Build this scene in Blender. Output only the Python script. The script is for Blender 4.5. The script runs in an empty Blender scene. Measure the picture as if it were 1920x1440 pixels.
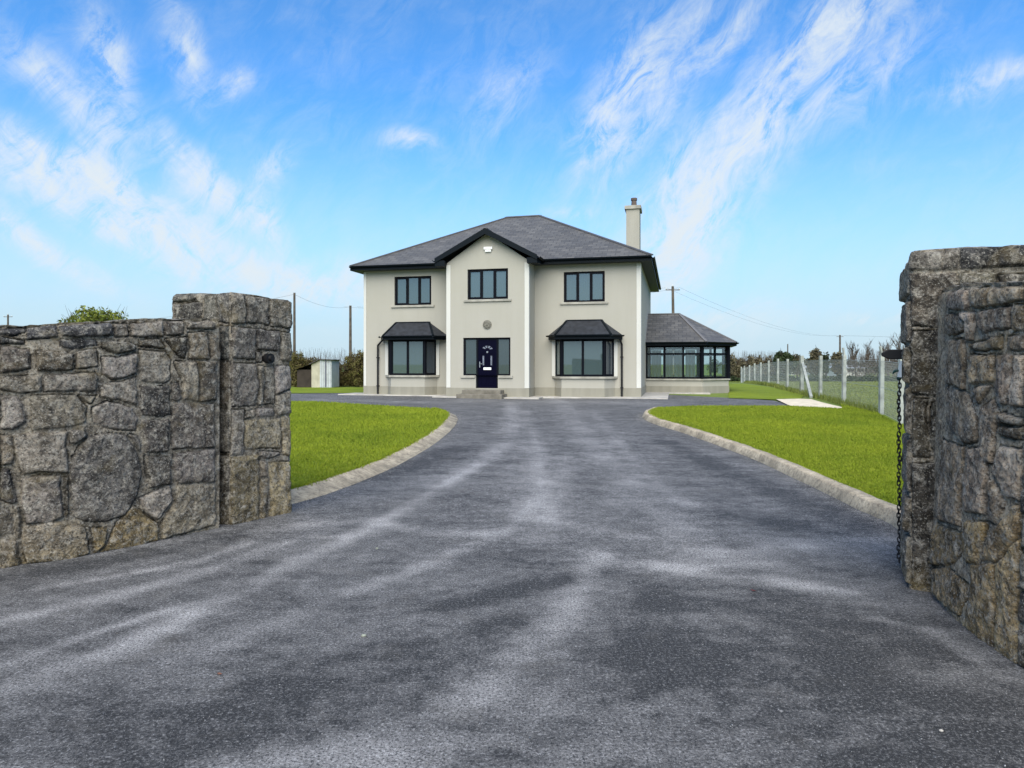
import bpy, math, random
import numpy as np
from mathutils import Vector, Matrix
from mathutils.geometry import delaunay_2d_cdt
R = math.radians
random.seed(7); RNG = np.random.default_rng(7)
S = bpy.context.scene
COL = S.collection

# ------------------------------------------------------------------ camera, sky, sun, exposure
CH = 1.5            # eye height, m
F = 1280.0          # focal length in photo pixels (1920 wide)
HOR = 683.0         # horizon row in the photo
cam = bpy.data.cameras.new('camera'); camo = bpy.data.objects.new('camera', cam); COL.objects.link(camo)
cam.lens = 24.0; cam.sensor_width = 36.0; cam.shift_y = -(720 - HOR) / 1920.0
cam.clip_start = 0.05; cam.clip_end = 20000
camo.location = (0, 0, CH); camo.rotation_euler = (R(90), 0, 0)
S.camera = camo

SUN_AZ, SUN_EL = 186.0, 44.0      # compass-like azimuth: 0 = +Y (away), 90 = +X (right)
sd = Vector((math.sin(R(SUN_AZ)) * math.cos(R(SUN_EL)), math.cos(R(SUN_AZ)) * math.cos(R(SUN_EL)), math.sin(R(SUN_EL))))
sun = bpy.data.lights.new('sun', 'SUN'); suno = bpy.data.objects.new('sun', sun); COL.objects.link(suno)
sun.energy = 3.0; sun.angle = R(65); sun.color = (1.0, 0.90, 0.74)
suno.rotation_euler = sd.to_track_quat('Z', 'Y').to_euler(); suno.location = sd * 50

W = bpy.data.worlds.new('World'); S.world = W; W.use_nodes = True
def build_world():
    nt = W.node_tree; n = nt.nodes; l = nt.links; n.clear()
    out = n.new('ShaderNodeOutputWorld'); bg = n.new('ShaderNodeBackground'); l.new(bg.outputs[0], out.inputs[0])
    sky = n.new('ShaderNodeTexSky'); sky.sky_type = 'NISHITA'; sky.sun_disc = False
    sky.sun_elevation = R(SUN_EL); sky.sun_rotation = R(SUN_AZ); sky.air_density = 1.0; sky.dust_density = 0.35; sky.ozone_density = 2.5
    def m(op, a, b=None, c=None, clamp=False):
        q = n.new('ShaderNodeMath'); q.operation = op; q.use_clamp = clamp
        for i, v in enumerate((a, b, c)):
            if v is None: continue
            if isinstance(v, (int, float)): q.inputs[i].default_value = v
            else: l.new(v, q.inputs[i])
        return q.outputs[0]
    hs = n.new('ShaderNodeHueSaturation'); hs.inputs['Saturation'].default_value = SKY_SAT; hs.inputs['Value'].default_value = 1.0
    l.new(sky.outputs[0], hs.inputs['Color'])
    tint = n.new('ShaderNodeMix'); tint.data_type = 'RGBA'; tint.blend_type = 'MULTIPLY'; tint.inputs['Factor'].default_value = 1.0
    l.new(hs.outputs[0], tint.inputs['A']); tint.inputs['B'].default_value = SKY_TINT
    tc = n.new('ShaderNodeTexCoord')
    # direction mapped on to a plane (azimuth tangent, elevation tangent) so that streaks can be given world directions
    sp = n.new('ShaderNodeSeparateXYZ'); l.new(tc.outputs['Generated'], sp.inputs[0])
    X, Y, Z = sp.outputs
    az = m('ARCTAN2', X, Y); el = m('ARCSINE', Z)
    cb = n.new('ShaderNodeCombineXYZ'); l.new(az, cb.inputs[0]); l.new(el, cb.inputs[1])
    P = cb.outputs[0]
    # wispy noise, warped
    wn = n.new('ShaderNodeTexNoise'); wn.inputs['Scale'].default_value = 3.0; wn.inputs['Detail'].default_value = 4; l.new(P, wn.inputs['Vector'])
    vs = n.new('ShaderNodeVectorMath'); vs.operation = 'MULTIPLY_ADD'; l.new(wn.outputs['Color'], vs.inputs[0]); vs.inputs[1].default_value = (0.11, 0.11, 0); 
    off = n.new('ShaderNodeVectorMath'); off.operation = 'SUBTRACT'; l.new(P, off.inputs[0]); off.inputs[1].default_value = (0.055, 0.055, 0)
    l.new(off.outputs[0], vs.inputs[2]); PW = vs.outputs[0]
    def streak_noise(ang, sx, sy, det=7, dist=0.3, rough=0.6):
        mp = n.new('ShaderNodeMapping'); mp.vector_type = 'TEXTURE'; mp.inputs['Rotation'].default_value = (0, 0, R(ang)); mp.inputs['Scale'].default_value = (1 / sx, 1 / sy, 1)
        l.new(PW, mp.inputs[0])
        t = n.new('ShaderNodeTexNoise'); t.inputs['Scale'].default_value = 1.0; t.inputs['Detail'].default_value = det; t.inputs['Roughness'].default_value = rough; t.inputs['Distortion'].default_value = dist
        l.new(mp.outputs[0], t.inputs['Vector']); return t.outputs['Fac']
    nA = streak_noise(42, 9, 22, 9, 0.5, 0.66); nB = streak_noise(-40, 9, 22, 9, 0.5, 0.66); nC = streak_noise(10, 9, 18)
    def blob(px, py, ang, L, w, amp, noise, lo=0.30, hi=0.78):
        """soft elongated patch of cirrus centred on a sky direction; L, w in radians; ang from horizontal"""
        d = Vector(((px - 960) / F, 1, (HOR - py) / F)).normalized()
        a0 = math.atan2(d.x, d.y); e0 = math.asin(d.z)
        mp = n.new('ShaderNodeMapping'); mp.vector_type = 'TEXTURE'; mp.inputs['Location'].default_value = (a0, e0, 0)
        mp.inputs['Rotation'].default_value = (0, 0, R(ang)); mp.inputs['Scale'].default_value = (L, w, 1)
        l.new(PW, mp.inputs[0])
        ln = n.new('ShaderNodeVectorMath'); ln.operation = 'LENGTH'; l.new(mp.outputs[0], ln.inputs[0])
        g = m('SUBTRACT', 1.0, ln.outputs['Value'], clamp=True); g = m('MULTIPLY', g, g)
        g = m('MULTIPLY', g, 2.0)
        r = n.new('ShaderNodeMapRange'); r.clamp = True; l.new(noise, r.inputs[0]); r.inputs[1].default_value = lo; r.inputs[2].default_value = hi
        return m('MULTIPLY', m('MULTIPLY', g, r.outputs[0]), amp)
    acc = None
    for args in CLOUDS:
        b = blob(args[0], args[1], args[2], args[3] / F, args[4] / F, args[5], {'A': nA, 'B': nB, 'C': nC}[args[6]])
        acc = b if acc is None else m('ADD', acc, b)
    # thin veil everywhere else in the sky
    rv = n.new('ShaderNodeMapRange'); l.new(nC, rv.inputs[0]); rv.inputs[1].default_value = 0.25; rv.inputs[2].default_value = 0.85
    acc = m('ADD', acc, m('MULTIPLY', rv.outputs[0], 0.20)); 
    acc = m('MULTIPLY', acc, m('GREATER_THAN', Z, -0.02)); 
    fine = streak_noise(52, 13, 27, 9, 0.6, 0.72); fr = n.new('ShaderNodeMapRange'); l.new(fine, fr.inputs[0]); fr.inputs[1].default_value = 0.38; fr.inputs[2].default_value = 0.64; fr.inputs[3].default_value = 0.12; fr.inputs[4].default_value = 1.45
    acc = m('MULTIPLY', acc, fr.outputs[0]); acc = m('SUBTRACT', 1.0, m('EXPONENT', m('MULTIPLY', acc, -1.05)))
    # horizon paling (thin low cloud / moisture)
    hz = n.new('ShaderNodeMapRange'); hz.interpolation_type = 'SMOOTHSTEP'; l.new(Z, hz.inputs[0]); hz.inputs[1].default_value = 0.36; hz.inputs[2].default_value = 0.0; hz.inputs[3].default_value = 0.0; hz.inputs[4].default_value = HZ_AMT
    mx1 = n.new('ShaderNodeMix'); mx1.data_type = 'RGBA'; l.new(hz.outputs[0], mx1.inputs['Factor']); l.new(tint.outputs['Result'], mx1.inputs['A']); mx1.inputs['B'].default_value = HZ_COL
    mx = n.new('ShaderNodeMix'); mx.data_type = 'RGBA'; l.new(acc, mx.inputs['Factor']); l.new(mx1.outputs['Result'], mx.inputs['A']); mx.inputs['B'].default_value = CLOUD_COL
    l.new(mx.outputs['Result'], bg.inputs[0]); bg.inputs[1].default_value = 0.15
SKY_SAT = 1.08
HZ_AMT = 0.97; HZ_COL = (1.80, 2.32, 2.68, 1)
SKY_TINT = (0.30, 0.58, 0.76, 1)
CLOUD_COL = (2.4, 2.65, 2.85, 1)
# px, py, angle, half length px, half width px, strength, noise
CLOUDS = [
    (1290, 400, 50, 420, 135, 1.7, 'A'), (1420, 260, 33, 360, 110, 1.5, 'A'), (1250, 450, 60, 190, 110, 1.6, 'A'),
    (1200, 180, 56, 290, 120, 1.7, 'A'), (1130, 245, 50, 130, 65, 1.5, 'A'), (1560, 50, 32, 280, 90, 1.4, 'A'), (1340, 90, 45, 170, 45, 1.1, 'A'), (1640, 150, 40, 200, 60, 0.6, 'A'),
    (1840, 150, 10, 150, 42, 2.0, 'C'),
    (330, 440, -26, 250, 95, 3.6, 'B'), (230, 425, -10, 80, 45, 2.2, 'B'), (410, 345, -36, 200, 55, 2.6, 'B'), (70, 290, -20, 190, 60, 2.2, 'B'), (90, 350, -15, 200, 55, 1.8, 'B'), (220, 335, -40, 110, 55, 2.2, 'B'),
    (210, 120, -66, 120, 50, 1.3, 'B'), (340, 110, -62, 130, 45, 1.3, 'B'), (80, 140, -25, 150, 60, 1.1, 'B'), (200, 235, -50, 130, 75, 1.5, 'B'), (90, 465, -32, 190, 40, 2.0, 'B'),
    (520, 410, -50, 80, 45, 1.6, 'B'), (600, 525, -8, 260, 75, 2.2, 'B'), (765, 276, 3, 80, 28, 1.5, 'C'), (1060, 395, 5, 80, 20, 1.4, 'C'), (430, 170, 30, 60, 35, 1.2, 'A'), (530, 330, 40, 75, 40, 1.4, 'A'),
    (930, 200, 45, 200, 70, 0.7, 'A'), (1300, 600, 5, 240, 60, 1.2, 'C'), (1660, 600, -6, 90, 24, 1.4, 'C'),
]
build_world()
S.view_settings.view_transform = 'Standard'; S.view_settings.look = 'None'; S.view_settings.gamma = 1.0
S.view_settings.exposure = 1.1
try: S.view_settings.use_curve_mapping = False
except Exception: pass
S.cycles.max_bounces = 6; S.cycles.transparent_max_bounces = 12

# ------------------------------------------------------------------ tagging and mesh helpers
def tag(o, label=None, cat=None, group=None, kind=None):
    if label: o['label'] = label
    if cat: o['category'] = cat
    if group: o['group'] = group
    if kind: o['kind'] = kind
    return o
def empty(name, loc=(0, 0, 0), rz=0.0):
    o = bpy.data.objects.new(name, None); COL.objects.link(o); o.location = loc; o.rotation_euler = (0, 0, rz); o.empty_display_size = 0.3
    return o
def link(name, me, mat, parent=None):
    o = bpy.data.objects.new(name, me); COL.objects.link(o)
    if mat is not None:
        for mm in (mat if isinstance(mat, (list, tuple)) else [mat]): me.materials.append(mm)
    if parent is not None: o.parent = parent
    return o
def copy_tree(o, parent=None):
    c = o.copy(); COL.objects.link(c)
    if parent is not None: c.parent = parent
    for ch in list(o.children): copy_tree(ch, c)
    return c
class MB:
    """collects shapes and links them as ONE mesh"""
    def __init__(s): s.v = []; s.f = []; s.mi = []
    def add(s, vs, fs, mi=0):
        b = len(s.v); s.v += [tuple(p) for p in vs]; s.f += [tuple(b + i for i in f) for f in fs]; s.mi += [mi] * len(fs)
    def box(s, x0, x1, y0, y1, z0, z1, mi=0):
        s.add([(x0, y0, z0), (x1, y0, z0), (x1, y1, z0), (x0, y1, z0), (x0, y0, z1), (x1, y0, z1), (x1, y1, z1), (x0, y1, z1)],
              [(0, 3, 2, 1), (4, 5, 6, 7), (0, 1, 5, 4), (1, 2, 6, 5), (2, 3, 7, 6), (3, 0, 4, 7)], mi)
    def bar(s, a, b, w, h=None, mi=0, up=(0, 0, 1)):
        h = h or w; a = Vector(a); b = Vector(b); d = (b - a).normalized(); u = Vector(up)
        if abs(d.dot(u)) > 0.98: u = Vector((0, 1, 0))
        x = d.cross(u).normalized(); y = x.cross(d).normalized(); x *= w / 2; y *= h / 2
        vs = [a - x - y, a + x - y, a + x + y, a - x + y, b - x - y, b + x - y, b + x + y, b - x + y]
        s.add(vs, [(0, 3, 2, 1), (4, 5, 6, 7), (0, 1, 5, 4), (1, 2, 6, 5), (2, 3, 7, 6), (3, 0, 4, 7)], mi)
    def tube(s, pts, rs, n=10, mi=0, caps=True):
        pts = [Vector(p) for p in pts]
        if isinstance(rs, (int, float)): rs = [rs] * len(pts)
        rings = []; prev = None
        for i, p in enumerate(pts):
            d = (pts[min(i + 1, len(pts) - 1)] - pts[max(i - 1, 0)]).normalized()
            if prev is None:
                ref = Vector((0, 0, 1)) if abs(d.z) < 0.9 else Vector((1, 0, 0))
                x = d.cross(ref).normalized()
            else: x = (prev - d * prev.dot(d)).normalized()
            prev = x; y = d.cross(x)
            rings.append([p + (x * math.cos(2 * math.pi * k / n) + y * math.sin(2 * math.pi * k / n)) * rs[i] for k in range(n)])
        vs = [q for r in rings for q in r]; fs = []
        for i in range(len(pts) - 1):
            for k in range(n):
                a = i * n + k; b = i * n + (k + 1) % n
                fs.append((a, b, b + n, a + n))
        if caps: fs.append(tuple(range(n - 1, -1, -1))); fs.append(tuple((len(pts) - 1) * n + k for k in range(n)))
        s.add(vs, fs, mi)
    def poly(s, pts, mi=0): s.add(pts, [tuple(range(len(pts)))], mi)
    def prism(s, pts, z0, z1, mi=0):
        n = len(pts); vs = [(p[0], p[1], z0) for p in pts] + [(p[0], p[1], z1) for p in pts]
        fs = [tuple(range(n - 1, -1, -1)), tuple(range(n, 2 * n))] + [(i, (i + 1) % n, n + (i + 1) % n, n + i) for i in range(n)]
        s.add(vs, fs, mi)
    def build(s, name, mat, parent=None, bevel=0.0, smooth=False):
        me = bpy.data.meshes.new(name); me.from_pydata([tuple(v) for v in s.v], [], s.f); me.update()
        o = link(name, me, mat, parent)
        me.polygons.foreach_set('material_index', s.mi)
        if smooth: me.polygons.foreach_set('use_smooth', [True] * len(me.polygons))
        if bevel:
            md = o.modifiers.new('bevel', 'BEVEL'); md.width = bevel; md.segments = 2; md.limit_method = 'ANGLE'
        return o
def np_mesh(name, V, Fq, smooth=False):
    me = bpy.data.meshes.new(name); V = np.asarray(V, np.float32); Fq = np.asarray(Fq, np.int32)
    k = Fq.shape[1]; me.vertices.add(len(V)); me.vertices.foreach_set('co', V.ravel())
    me.loops.add(Fq.size); me.loops.foreach_set('vertex_index', Fq.ravel())
    me.polygons.add(len(Fq)); me.polygons.foreach_set('loop_start', np.arange(0, Fq.size, k, dtype=np.int32))
    me.update(calc_edges=True)
    if smooth: me.polygons.foreach_set('use_smooth', np.ones(len(Fq), bool))
    return me
def set_col(me, name, C):
    a = me.color_attributes.new(name, 'FLOAT_COLOR', 'POINT')
    C = np.asarray(C, np.float32)
    if C.shape[1] == 3: C = np.hstack([C, np.ones((len(C), 1), np.float32)])
    a.data.foreach_set('color', C.ravel())
def uv_from(o, fn):
    me = o.data; uv = me.uv_layers.new(name='UVMap')
    for p in me.polygons:
        for li in p.loop_indices:
            uv.data[li].uv = fn(me.vertices[me.loops[li].vertex_index].co, p.normal)

# ------------------------------------------------------------------ materials
def mat(name, col, rough=0.8, var=0.0, vscale=3.0, bump=0.0, bscale=40.0, spec=0.3, metal=0.0, coat=0.0, detail=5, dirt=None):
    m = bpy.data.materials.new(name); m.use_nodes = True; nt = m.node_tree; n = nt.nodes; l = nt.links
    b = n['Principled BSDF']; b.inputs['Roughness'].default_value = rough; b.inputs['Specular IOR Level'].default_value = spec; b.inputs['Metallic'].default_value = metal
    b.inputs['Coat Weight'].default_value = coat
    c = (*col, 1) if len(col) == 3 else col; b.inputs['Base Color'].default_value = c
    tc = n.new('ShaderNodeTexCoord')
    if var:
        t = n.new('ShaderNodeTexNoise'); t.inputs['Scale'].default_value = vscale; t.inputs['Detail'].default_value = detail; l.new(tc.outputs['Object'], t.inputs['Vector'])
        r = n.new('ShaderNodeValToRGB'); r.color_ramp.elements[0].position = 0.3; r.color_ramp.elements[1].position = 0.7
        r.color_ramp.elements[0].color = tuple(max(0, x * (1 - var)) for x in c[:3]) + (1,)
        r.color_ramp.elements[1].color = tuple(min(1, x * (1 + var)) for x in c[:3]) + (1,)
        l.new(t.outputs['Fac'], r.inputs[0]); l.new(r.outputs[0], b.inputs['Base Color'])
    if bump:
        t2 = n.new('ShaderNodeTexNoise'); t2.inputs['Scale'].default_value = bscale; t2.inputs['Detail'].default_value = 4; l.new(tc.outputs['Object'], t2.inputs['Vector'])
        bp = n.new('ShaderNodeBump'); bp.inputs['Strength'].default_value = bump; bp.inputs['Distance'].default_value = 0.01; l.new(t2.outputs['Fac'], bp.inputs['Height']); l.new(bp.outputs[0], b.inputs['Normal'])
    return m
def mixrgb(n, l, fac, a, b, mode='MIX'):
    q = n.new('ShaderNodeMix'); q.data_type = 'RGBA'; q.blend_type = mode
    for s, v in (('Factor', fac), ('A', a), ('B', b)):
        if isinstance(v, (int, float)): q.inputs[s].default_value = v
        elif isinstance(v, tuple): q.inputs[s].default_value = v if len(v) == 4 else (*v, 1)
        else: l.new(v, q.inputs[s])
    return q.outputs['Result']
def noise(n, l, vec, scale, detail=5, rough=0.55, dist=0.0):
    t = n.new('ShaderNodeTexNoise'); t.inputs['Scale'].default_value = scale; t.inputs['Detail'].default_value = detail; t.inputs['Roughness'].default_value = rough; t.inputs['Distortion'].default_value = dist
    l.new(vec, t.inputs['Vector']); return t.outputs['Fac']
def mrange(n, l, v, a, b, c=0.0, d=1.0):
    r = n.new('ShaderNodeMapRange'); l.new(v, r.inputs[0]); r.inputs[1].default_value = a; r.inputs[2].default_value = b; r.inputs[3].default_value = c; r.inputs[4].default_value = d
    return r.outputs[0]

def stone_material():
    m = bpy.data.materials.new('rubble_stone'); m.use_nodes = True; nt = m.node_tree; n = nt.nodes; l = nt.links; b = n['Principled BSDF']
    b.inputs['Roughness'].default_value = 0.92; b.inputs['Specular IOR Level'].default_value = 0.2
    at = n.new('ShaderNodeAttribute'); at.attribute_name = 'tone'
    geo = n.new('ShaderNodeNewGeometry'); P = geo.outputs['Position']
    c = at.outputs['Color']
    n1 = noise(n, l, P, 9, 8, 0.68, 0.6); c = mixrgb(n, l, mrange(n, l, n1, 0.40, 0.60), mixrgb(n, l, 1.0, c, (0.27, 0.265, 0.265), 'MULTIPLY'), c)
    n2 = noise(n, l, P, 17, 8, 0.74, 0.5); c = mixrgb(n, l, mrange(n, l, n2, 0.49, 0.64, 0, 0.7), c, (0.48, 0.45, 0.385))
    n6 = noise(n, l, P, 55, 4, 0.7); c = mixrgb(n, l, mrange(n, l, n6, 0.50, 0.38, 0, 0.7), c, (0.018, 0.018, 0.019))
    n3 = noise(n, l, P, 75, 3, 0.7); c = mixrgb(n, l, mrange(n, l, n3, 0.58, 0.66, 0, 0.65), c, (0.50, 0.48, 0.42))
    n4 = noise(n, l, P, 3.1, 4, 0.6, 0.8); c = mixrgb(n, l, mrange(n, l, n4, 0.56, 0.72, 0, 0.5), c, (0.15, 0.115, 0.05))
    l.new(c, b.inputs['Base Color'])
    bp = n.new('ShaderNodeBump'); bp.inputs['Strength'].default_value = 1.0; bp.inputs['Distance'].default_value = 0.02
    hsum = n.new('ShaderNodeMath'); hsum.operation = 'ADD'; l.new(n2, hsum.inputs[0]); l.new(noise(n, l, P, 110, 3, 0.7), hsum.inputs[1])
    l.new(hsum.outputs[0], bp.inputs['Height']); l.new(bp.outputs[0], b.inputs['Normal'])
    return m
M_stone = stone_material()

def tarmac_material():
    m = bpy.data.materials.new('tarmac'); m.use_nodes = True; nt = m.node_tree; n = nt.nodes; l = nt.links; b = n['Principled BSDF']
    b.inputs['Roughness'].default_value = 0.85; b.inputs['Specular IOR Level'].default_value = 0.25
    at = n.new('ShaderNodeAttribute'); at.attribute_name = 'wear_tone'
    sp = n.new('ShaderNodeSeparateColor'); l.new(at.outputs['Color'], sp.inputs[0])
    geo = n.new('ShaderNodeNewGeometry'); P = geo.outputs['Position']
    big = noise(n, l, P, 1.1, 6, 0.65, 1.0)
    mp = n.new('ShaderNodeMapping'); mp.inputs['Rotation'].default_value = (0, 0, R(38)); mp.inputs['Scale'].default_value = (1.0, 2.6, 1); l.new(P, mp.inputs[0])
    st = noise(n, l, mp.outputs[0], 1.6, 8, 0.7, 0.6); md = noise(n, l, P, 9, 6, 0.8)
    def add(a, b_, op='ADD', cl=False):
        q = n.new('ShaderNodeMath'); q.operation = op; q.use_clamp = cl
        for i, v in enumerate((a, b_)):
            if isinstance(v, (int, float)): q.inputs[i].default_value = v
            else: l.new(v, q.inputs[i])
        return q.outputs[0]
    w = add(sp.outputs[0], add(add(big, 0.5, 'SUBTRACT'), 0.6, 'MULTIPLY'))
    w = add(w, add(add(st, 0.5, 'SUBTRACT'), 0.9, 'MULTIPLY')); w = add(w, add(add(md, 0.5, 'SUBTRACT'), 1.1, 'MULTIPLY'))
    w = add(w, 0.0, 'ADD', True)
    c = mixrgb(n, l, w, (0.030, 0.031, 0.032), (0.315, 0.312, 0.308))
    g1 = noise(n, l, P, 58, 5, 0.95); g2 = noise(n, l, P, 75, 4, 0.9)
    c = mixrgb(n, l, mrange(n, l, g1, 0.52, 0.60, 0, 0.8), c, mixrgb(n, l, w, (0.24, 0.243, 0.245), (0.66, 0.66, 0.66)))
    c = mixrgb(n, l, mrange(n, l, g2, 0.50, 0.42, 0, 0.92), c, (0.012, 0.013, 0.016))
    c = mixrgb(n, l, mrange(n, l, noise(n, l, P, 34, 2, 0.5), 0.70, 0.76, 0, 0.5), c, (0.33, 0.33, 0.33))
    c = mixrgb(n, l, mrange(n, l, noise(n, l, P, 2.3, 4, 0.6), 0.58, 0.75, 0, 0.35), c, (0.085, 0.080, 0.070))
    l.new(c, b.inputs['Base Color'])
    bp = n.new('ShaderNodeBump'); bp.inputs['Strength'].default_value = 0.55; bp.inputs['Distance'].default_value = 0.006; l.new(g1, bp.inputs['Height'])
    l.new(bp.outputs[0], b.inputs['Normal'])
    return m
M_tar = tarmac_material()

def grass_material(name, c0, c1, c2, s=1.0):
    m = bpy.data.materials.new(name); m.use_nodes = True; nt = m.node_tree; n = nt.nodes; l = nt.links; b = n['Principled BSDF']
    b.inputs['Roughness'].default_value = 0.9; b.inputs['Specular IOR Level'].default_value = 0.12
    geo = n.new('ShaderNodeNewGeometry'); P = geo.outputs['Position']
    c = mixrgb(n, l, mrange(n, l, noise(n, l, P, 0.55 * s, 6, 0.65, 0.4), 0.35, 0.65), c0, c1)
    c = mixrgb(n, l, mrange(n, l, noise(n, l, P, 14 * s, 5, 0.75), 0.45, 0.7, 0, 0.7), c, c2)
    c = mixrgb(n, l, mrange(n, l, noise(n, l, P, 60 * s, 3, 0.7), 0.52, 0.36, 0, 0.6), c, tuple(x * 0.35 for x in c0))
    l.new(c, b.inputs['Base Color'])
    bp = n.new('ShaderNodeBump'); bp.inputs['Strength'].default_value = 0.8; bp.inputs['Distance'].default_value = 0.03
    l.new(noise(n, l, P, 25 * s, 5, 0.7), bp.inputs['Height']); l.new(bp.outputs[0], b.inputs['Normal'])
    return m
M_lawn = grass_material('lawn_turf', (0.115, 0.172, 0.012), (0.19, 0.248, 0.016), (0.24, 0.27, 0.035))
M_blade = grass_material('grass_blade', (0.130, 0.195, 0.014), (0.225, 0.288, 0.020), (0.31, 0.335, 0.05))
M_rough = grass_material('rough_blade', (0.11, 0.15, 0.035), (0.18, 0.22, 0.05), (0.26, 0.27, 0.09), 0.5)
M_field = grass_material('field_grass', (0.12, 0.18, 0.035), (0.17, 0.225, 0.05), (0.21, 0.25, 0.07), 0.5)

def slate_material():
    m = bpy.data.materials.new('roof_slate'); m.use_nodes = True; nt = m.node_tree; n = nt.nodes; l = nt.links; b = n['Principled BSDF']
    b.inputs['Roughness'].default_value = 0.6; b.inputs['Specular IOR Level'].default_value = 0.4
    tc = n.new('ShaderNodeTexCoord'); br = n.new('ShaderNodeTexBrick'); l.new(tc.outputs['UV'], br.inputs['Vector'])
    br.inputs['Scale'].default_value = 1.0; br.inputs['Brick Width'].default_value = 0.33; br.inputs['Row Height'].default_value = 0.24; br.inputs['Mortar Size'].default_value = 0.014
    br.inputs['Color1'].default_value = (0.060, 0.059, 0.057, 1); br.inputs['Color2'].default_value = (0.120, 0.117, 0.110, 1); br.inputs['Mortar'].default_value = (0.03, 0.03, 0.033, 1); br.inputs['Mortar Smooth'].default_value = 0.3
    geo = n.new('ShaderNodeNewGeometry')
    c = mixrgb(n, l, mrange(n, l, noise(n, l, geo.outputs['Position'], 1.3, 5, 0.7, 0.5), 0.35, 0.7, 0, 0.55), br.outputs['Color'], (0.118, 0.114, 0.107))
    c = mixrgb(n, l, mrange(n, l, noise(n, l, geo.outputs['Position'], 0.9, 5, 0.7, 0.5), 0.55, 0.4, 0, 0.45), c, (0.052, 0.054, 0.058))
    l.new(c, b.inputs['Base Color'])
    bp = n.new('ShaderNodeBump'); bp.inputs['Strength'].default_value = 0.4; bp.inputs['Distance'].default_value = 0.02; l.new(br.outputs['Fac'], bp.inputs['Height']); bp.invert = True; l.new(bp.outputs[0], b.inputs['Normal'])
    return m
M_slate = slate_material()
M_dslate = mat('bay_slate', (0.020, 0.023, 0.029), 0.55, 0.45, 6, 0.3, 30)

def render_material(name, col, streak=0.12):
    m = bpy.data.materials.new(name); m.use_nodes = True; nt = m.node_tree; n = nt.nodes; l = nt.links; b = n['Principled BSDF']
    b.inputs['Roughness'].default_value = 0.9; b.inputs['Specular IOR Level'].default_value = 0.15
    geo = n.new('ShaderNodeNewGeometry'); P = geo.outputs['Position']
    mp = n.new('ShaderNodeMapping'); mp.inputs['Scale'].default_value = (3, 3, 0.35); l.new(P, mp.inputs[0])
    c = mixrgb(n, l, mrange(n, l, noise(n, l, mp.outputs[0], 1.0, 6, 0.65), 0.4, 0.75, 0, streak), col, tuple(x * 0.55 for x in col))
    c = mixrgb(n, l, mrange(n, l, noise(n, l, P, 1.2, 4, 0.6), 0.4, 0.7, 0, 0.35), c, (col[0] * 0.93, col[1] * 0.93, col[2] * 0.89))
    l.new(c, b.inputs['Base Color'])
    bp = n.new('ShaderNodeBump'); bp.inputs['Strength'].default_value = 0.3; bp.inputs['Distance'].default_value = 0.006; l.new(noise(n, l, P, 90, 3, 0.7), bp.inputs['Height']); l.new(bp.outputs[0], b.inputs['Normal'])
    return m
M_rend = render_material('cream_render', (0.345, 0.334, 0.288), 0.12)
M_plinth = render_material('plinth_render', (0.26, 0.25, 0.205), 0.5)
M_band = render_material('white_band', (0.52, 0.52, 0.48), 0.2)
M_sill = mat('concrete_sill', (0.30, 0.29, 0.25), 0.9, 0.25, 4, 0.2, 60)
M_step = mat('worn_step', (0.15, 0.138, 0.112), 0.9, 0.3, 4, 0.3, 60)
M_conc = mat('concrete', (0.36, 0.345, 0.31), 0.92, 0.25, 2.5, 0.3, 60)
def kerb_material():
    m = mat('kerb_concrete', (0.44, 0.375, 0.27), 0.95, 0.35, 3.0, 1.0, 45); nt = m.node_tree; n = nt.nodes; l = nt.links; b = n['Principled BSDF']
    src = b.inputs['Base Color'].links[0].from_socket; geo = n.new('ShaderNodeNewGeometry')
    c = mixrgb(n, l, mrange(n, l, noise(n, l, geo.outputs['Position'], 16, 8, 0.85), 0.46, 0.60, 0, 0.75), src, (0.13, 0.11, 0.085))
    l.new(c, b.inputs['Base Color']); return m
M_kerb = kerb_material()
M_post = mat('fence_concrete', (0.30, 0.32, 0.29), 0.9, 0.35, 4)
M_frame = mat('anthracite_frame', (0.003, 0.004, 0.007), 0.5, spec=0.07)
M_fascia = mat('fascia', (0.004, 0.007, 0.010), 0.5, spec=0.08)
M_soffit = mat('soffit', (0.028, 0.034, 0.036), 0.6)
M_door = mat('navy_door', (0.001, 0.001, 0.009), 0.4, spec=0.06)
M_chrome = mat('brushed_metal', (0.35, 0.35, 0.37), 0.3, metal=0.8)
M_white = mat('white_plastic', (0.75, 0.76, 0.74), 0.5)
M_lead = mat('door_glass', (0.14, 0.155, 0.19), 0.2, var=0.6, vscale=40)
M_black = mat('black_iron', (0.006, 0.006, 0.007), 0.55, 0.3, 20, spec=0.3)
M_galv = mat('galvanised', (0.55, 0.57, 0.56), 0.5, metal=0.3)
M_wood = mat('pole_wood', (0.085, 0.07, 0.055), 0.9, 0.4, 3)
M_wire = mat('wire', (0.12, 0.12, 0.13), 0.6)
M_mesh = mat('mesh_wire', (0.30, 0.33, 0.32), 0.6, metal=0.0)
M_bark = mat('bark', (0.06, 0.048, 0.036), 0.95, 0.3, 6)
M_gravel = mat('pale_gravel', (0.60, 0.53, 0.40), 0.95, 0.18, 6, 0.6, 90)
M_room = mat('room_white', (0.62, 0.62, 0.58), 0.9)
M_blind = mat('curtain', (0.13, 0.15, 0.15), 0.9, 0.15, 2)
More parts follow.
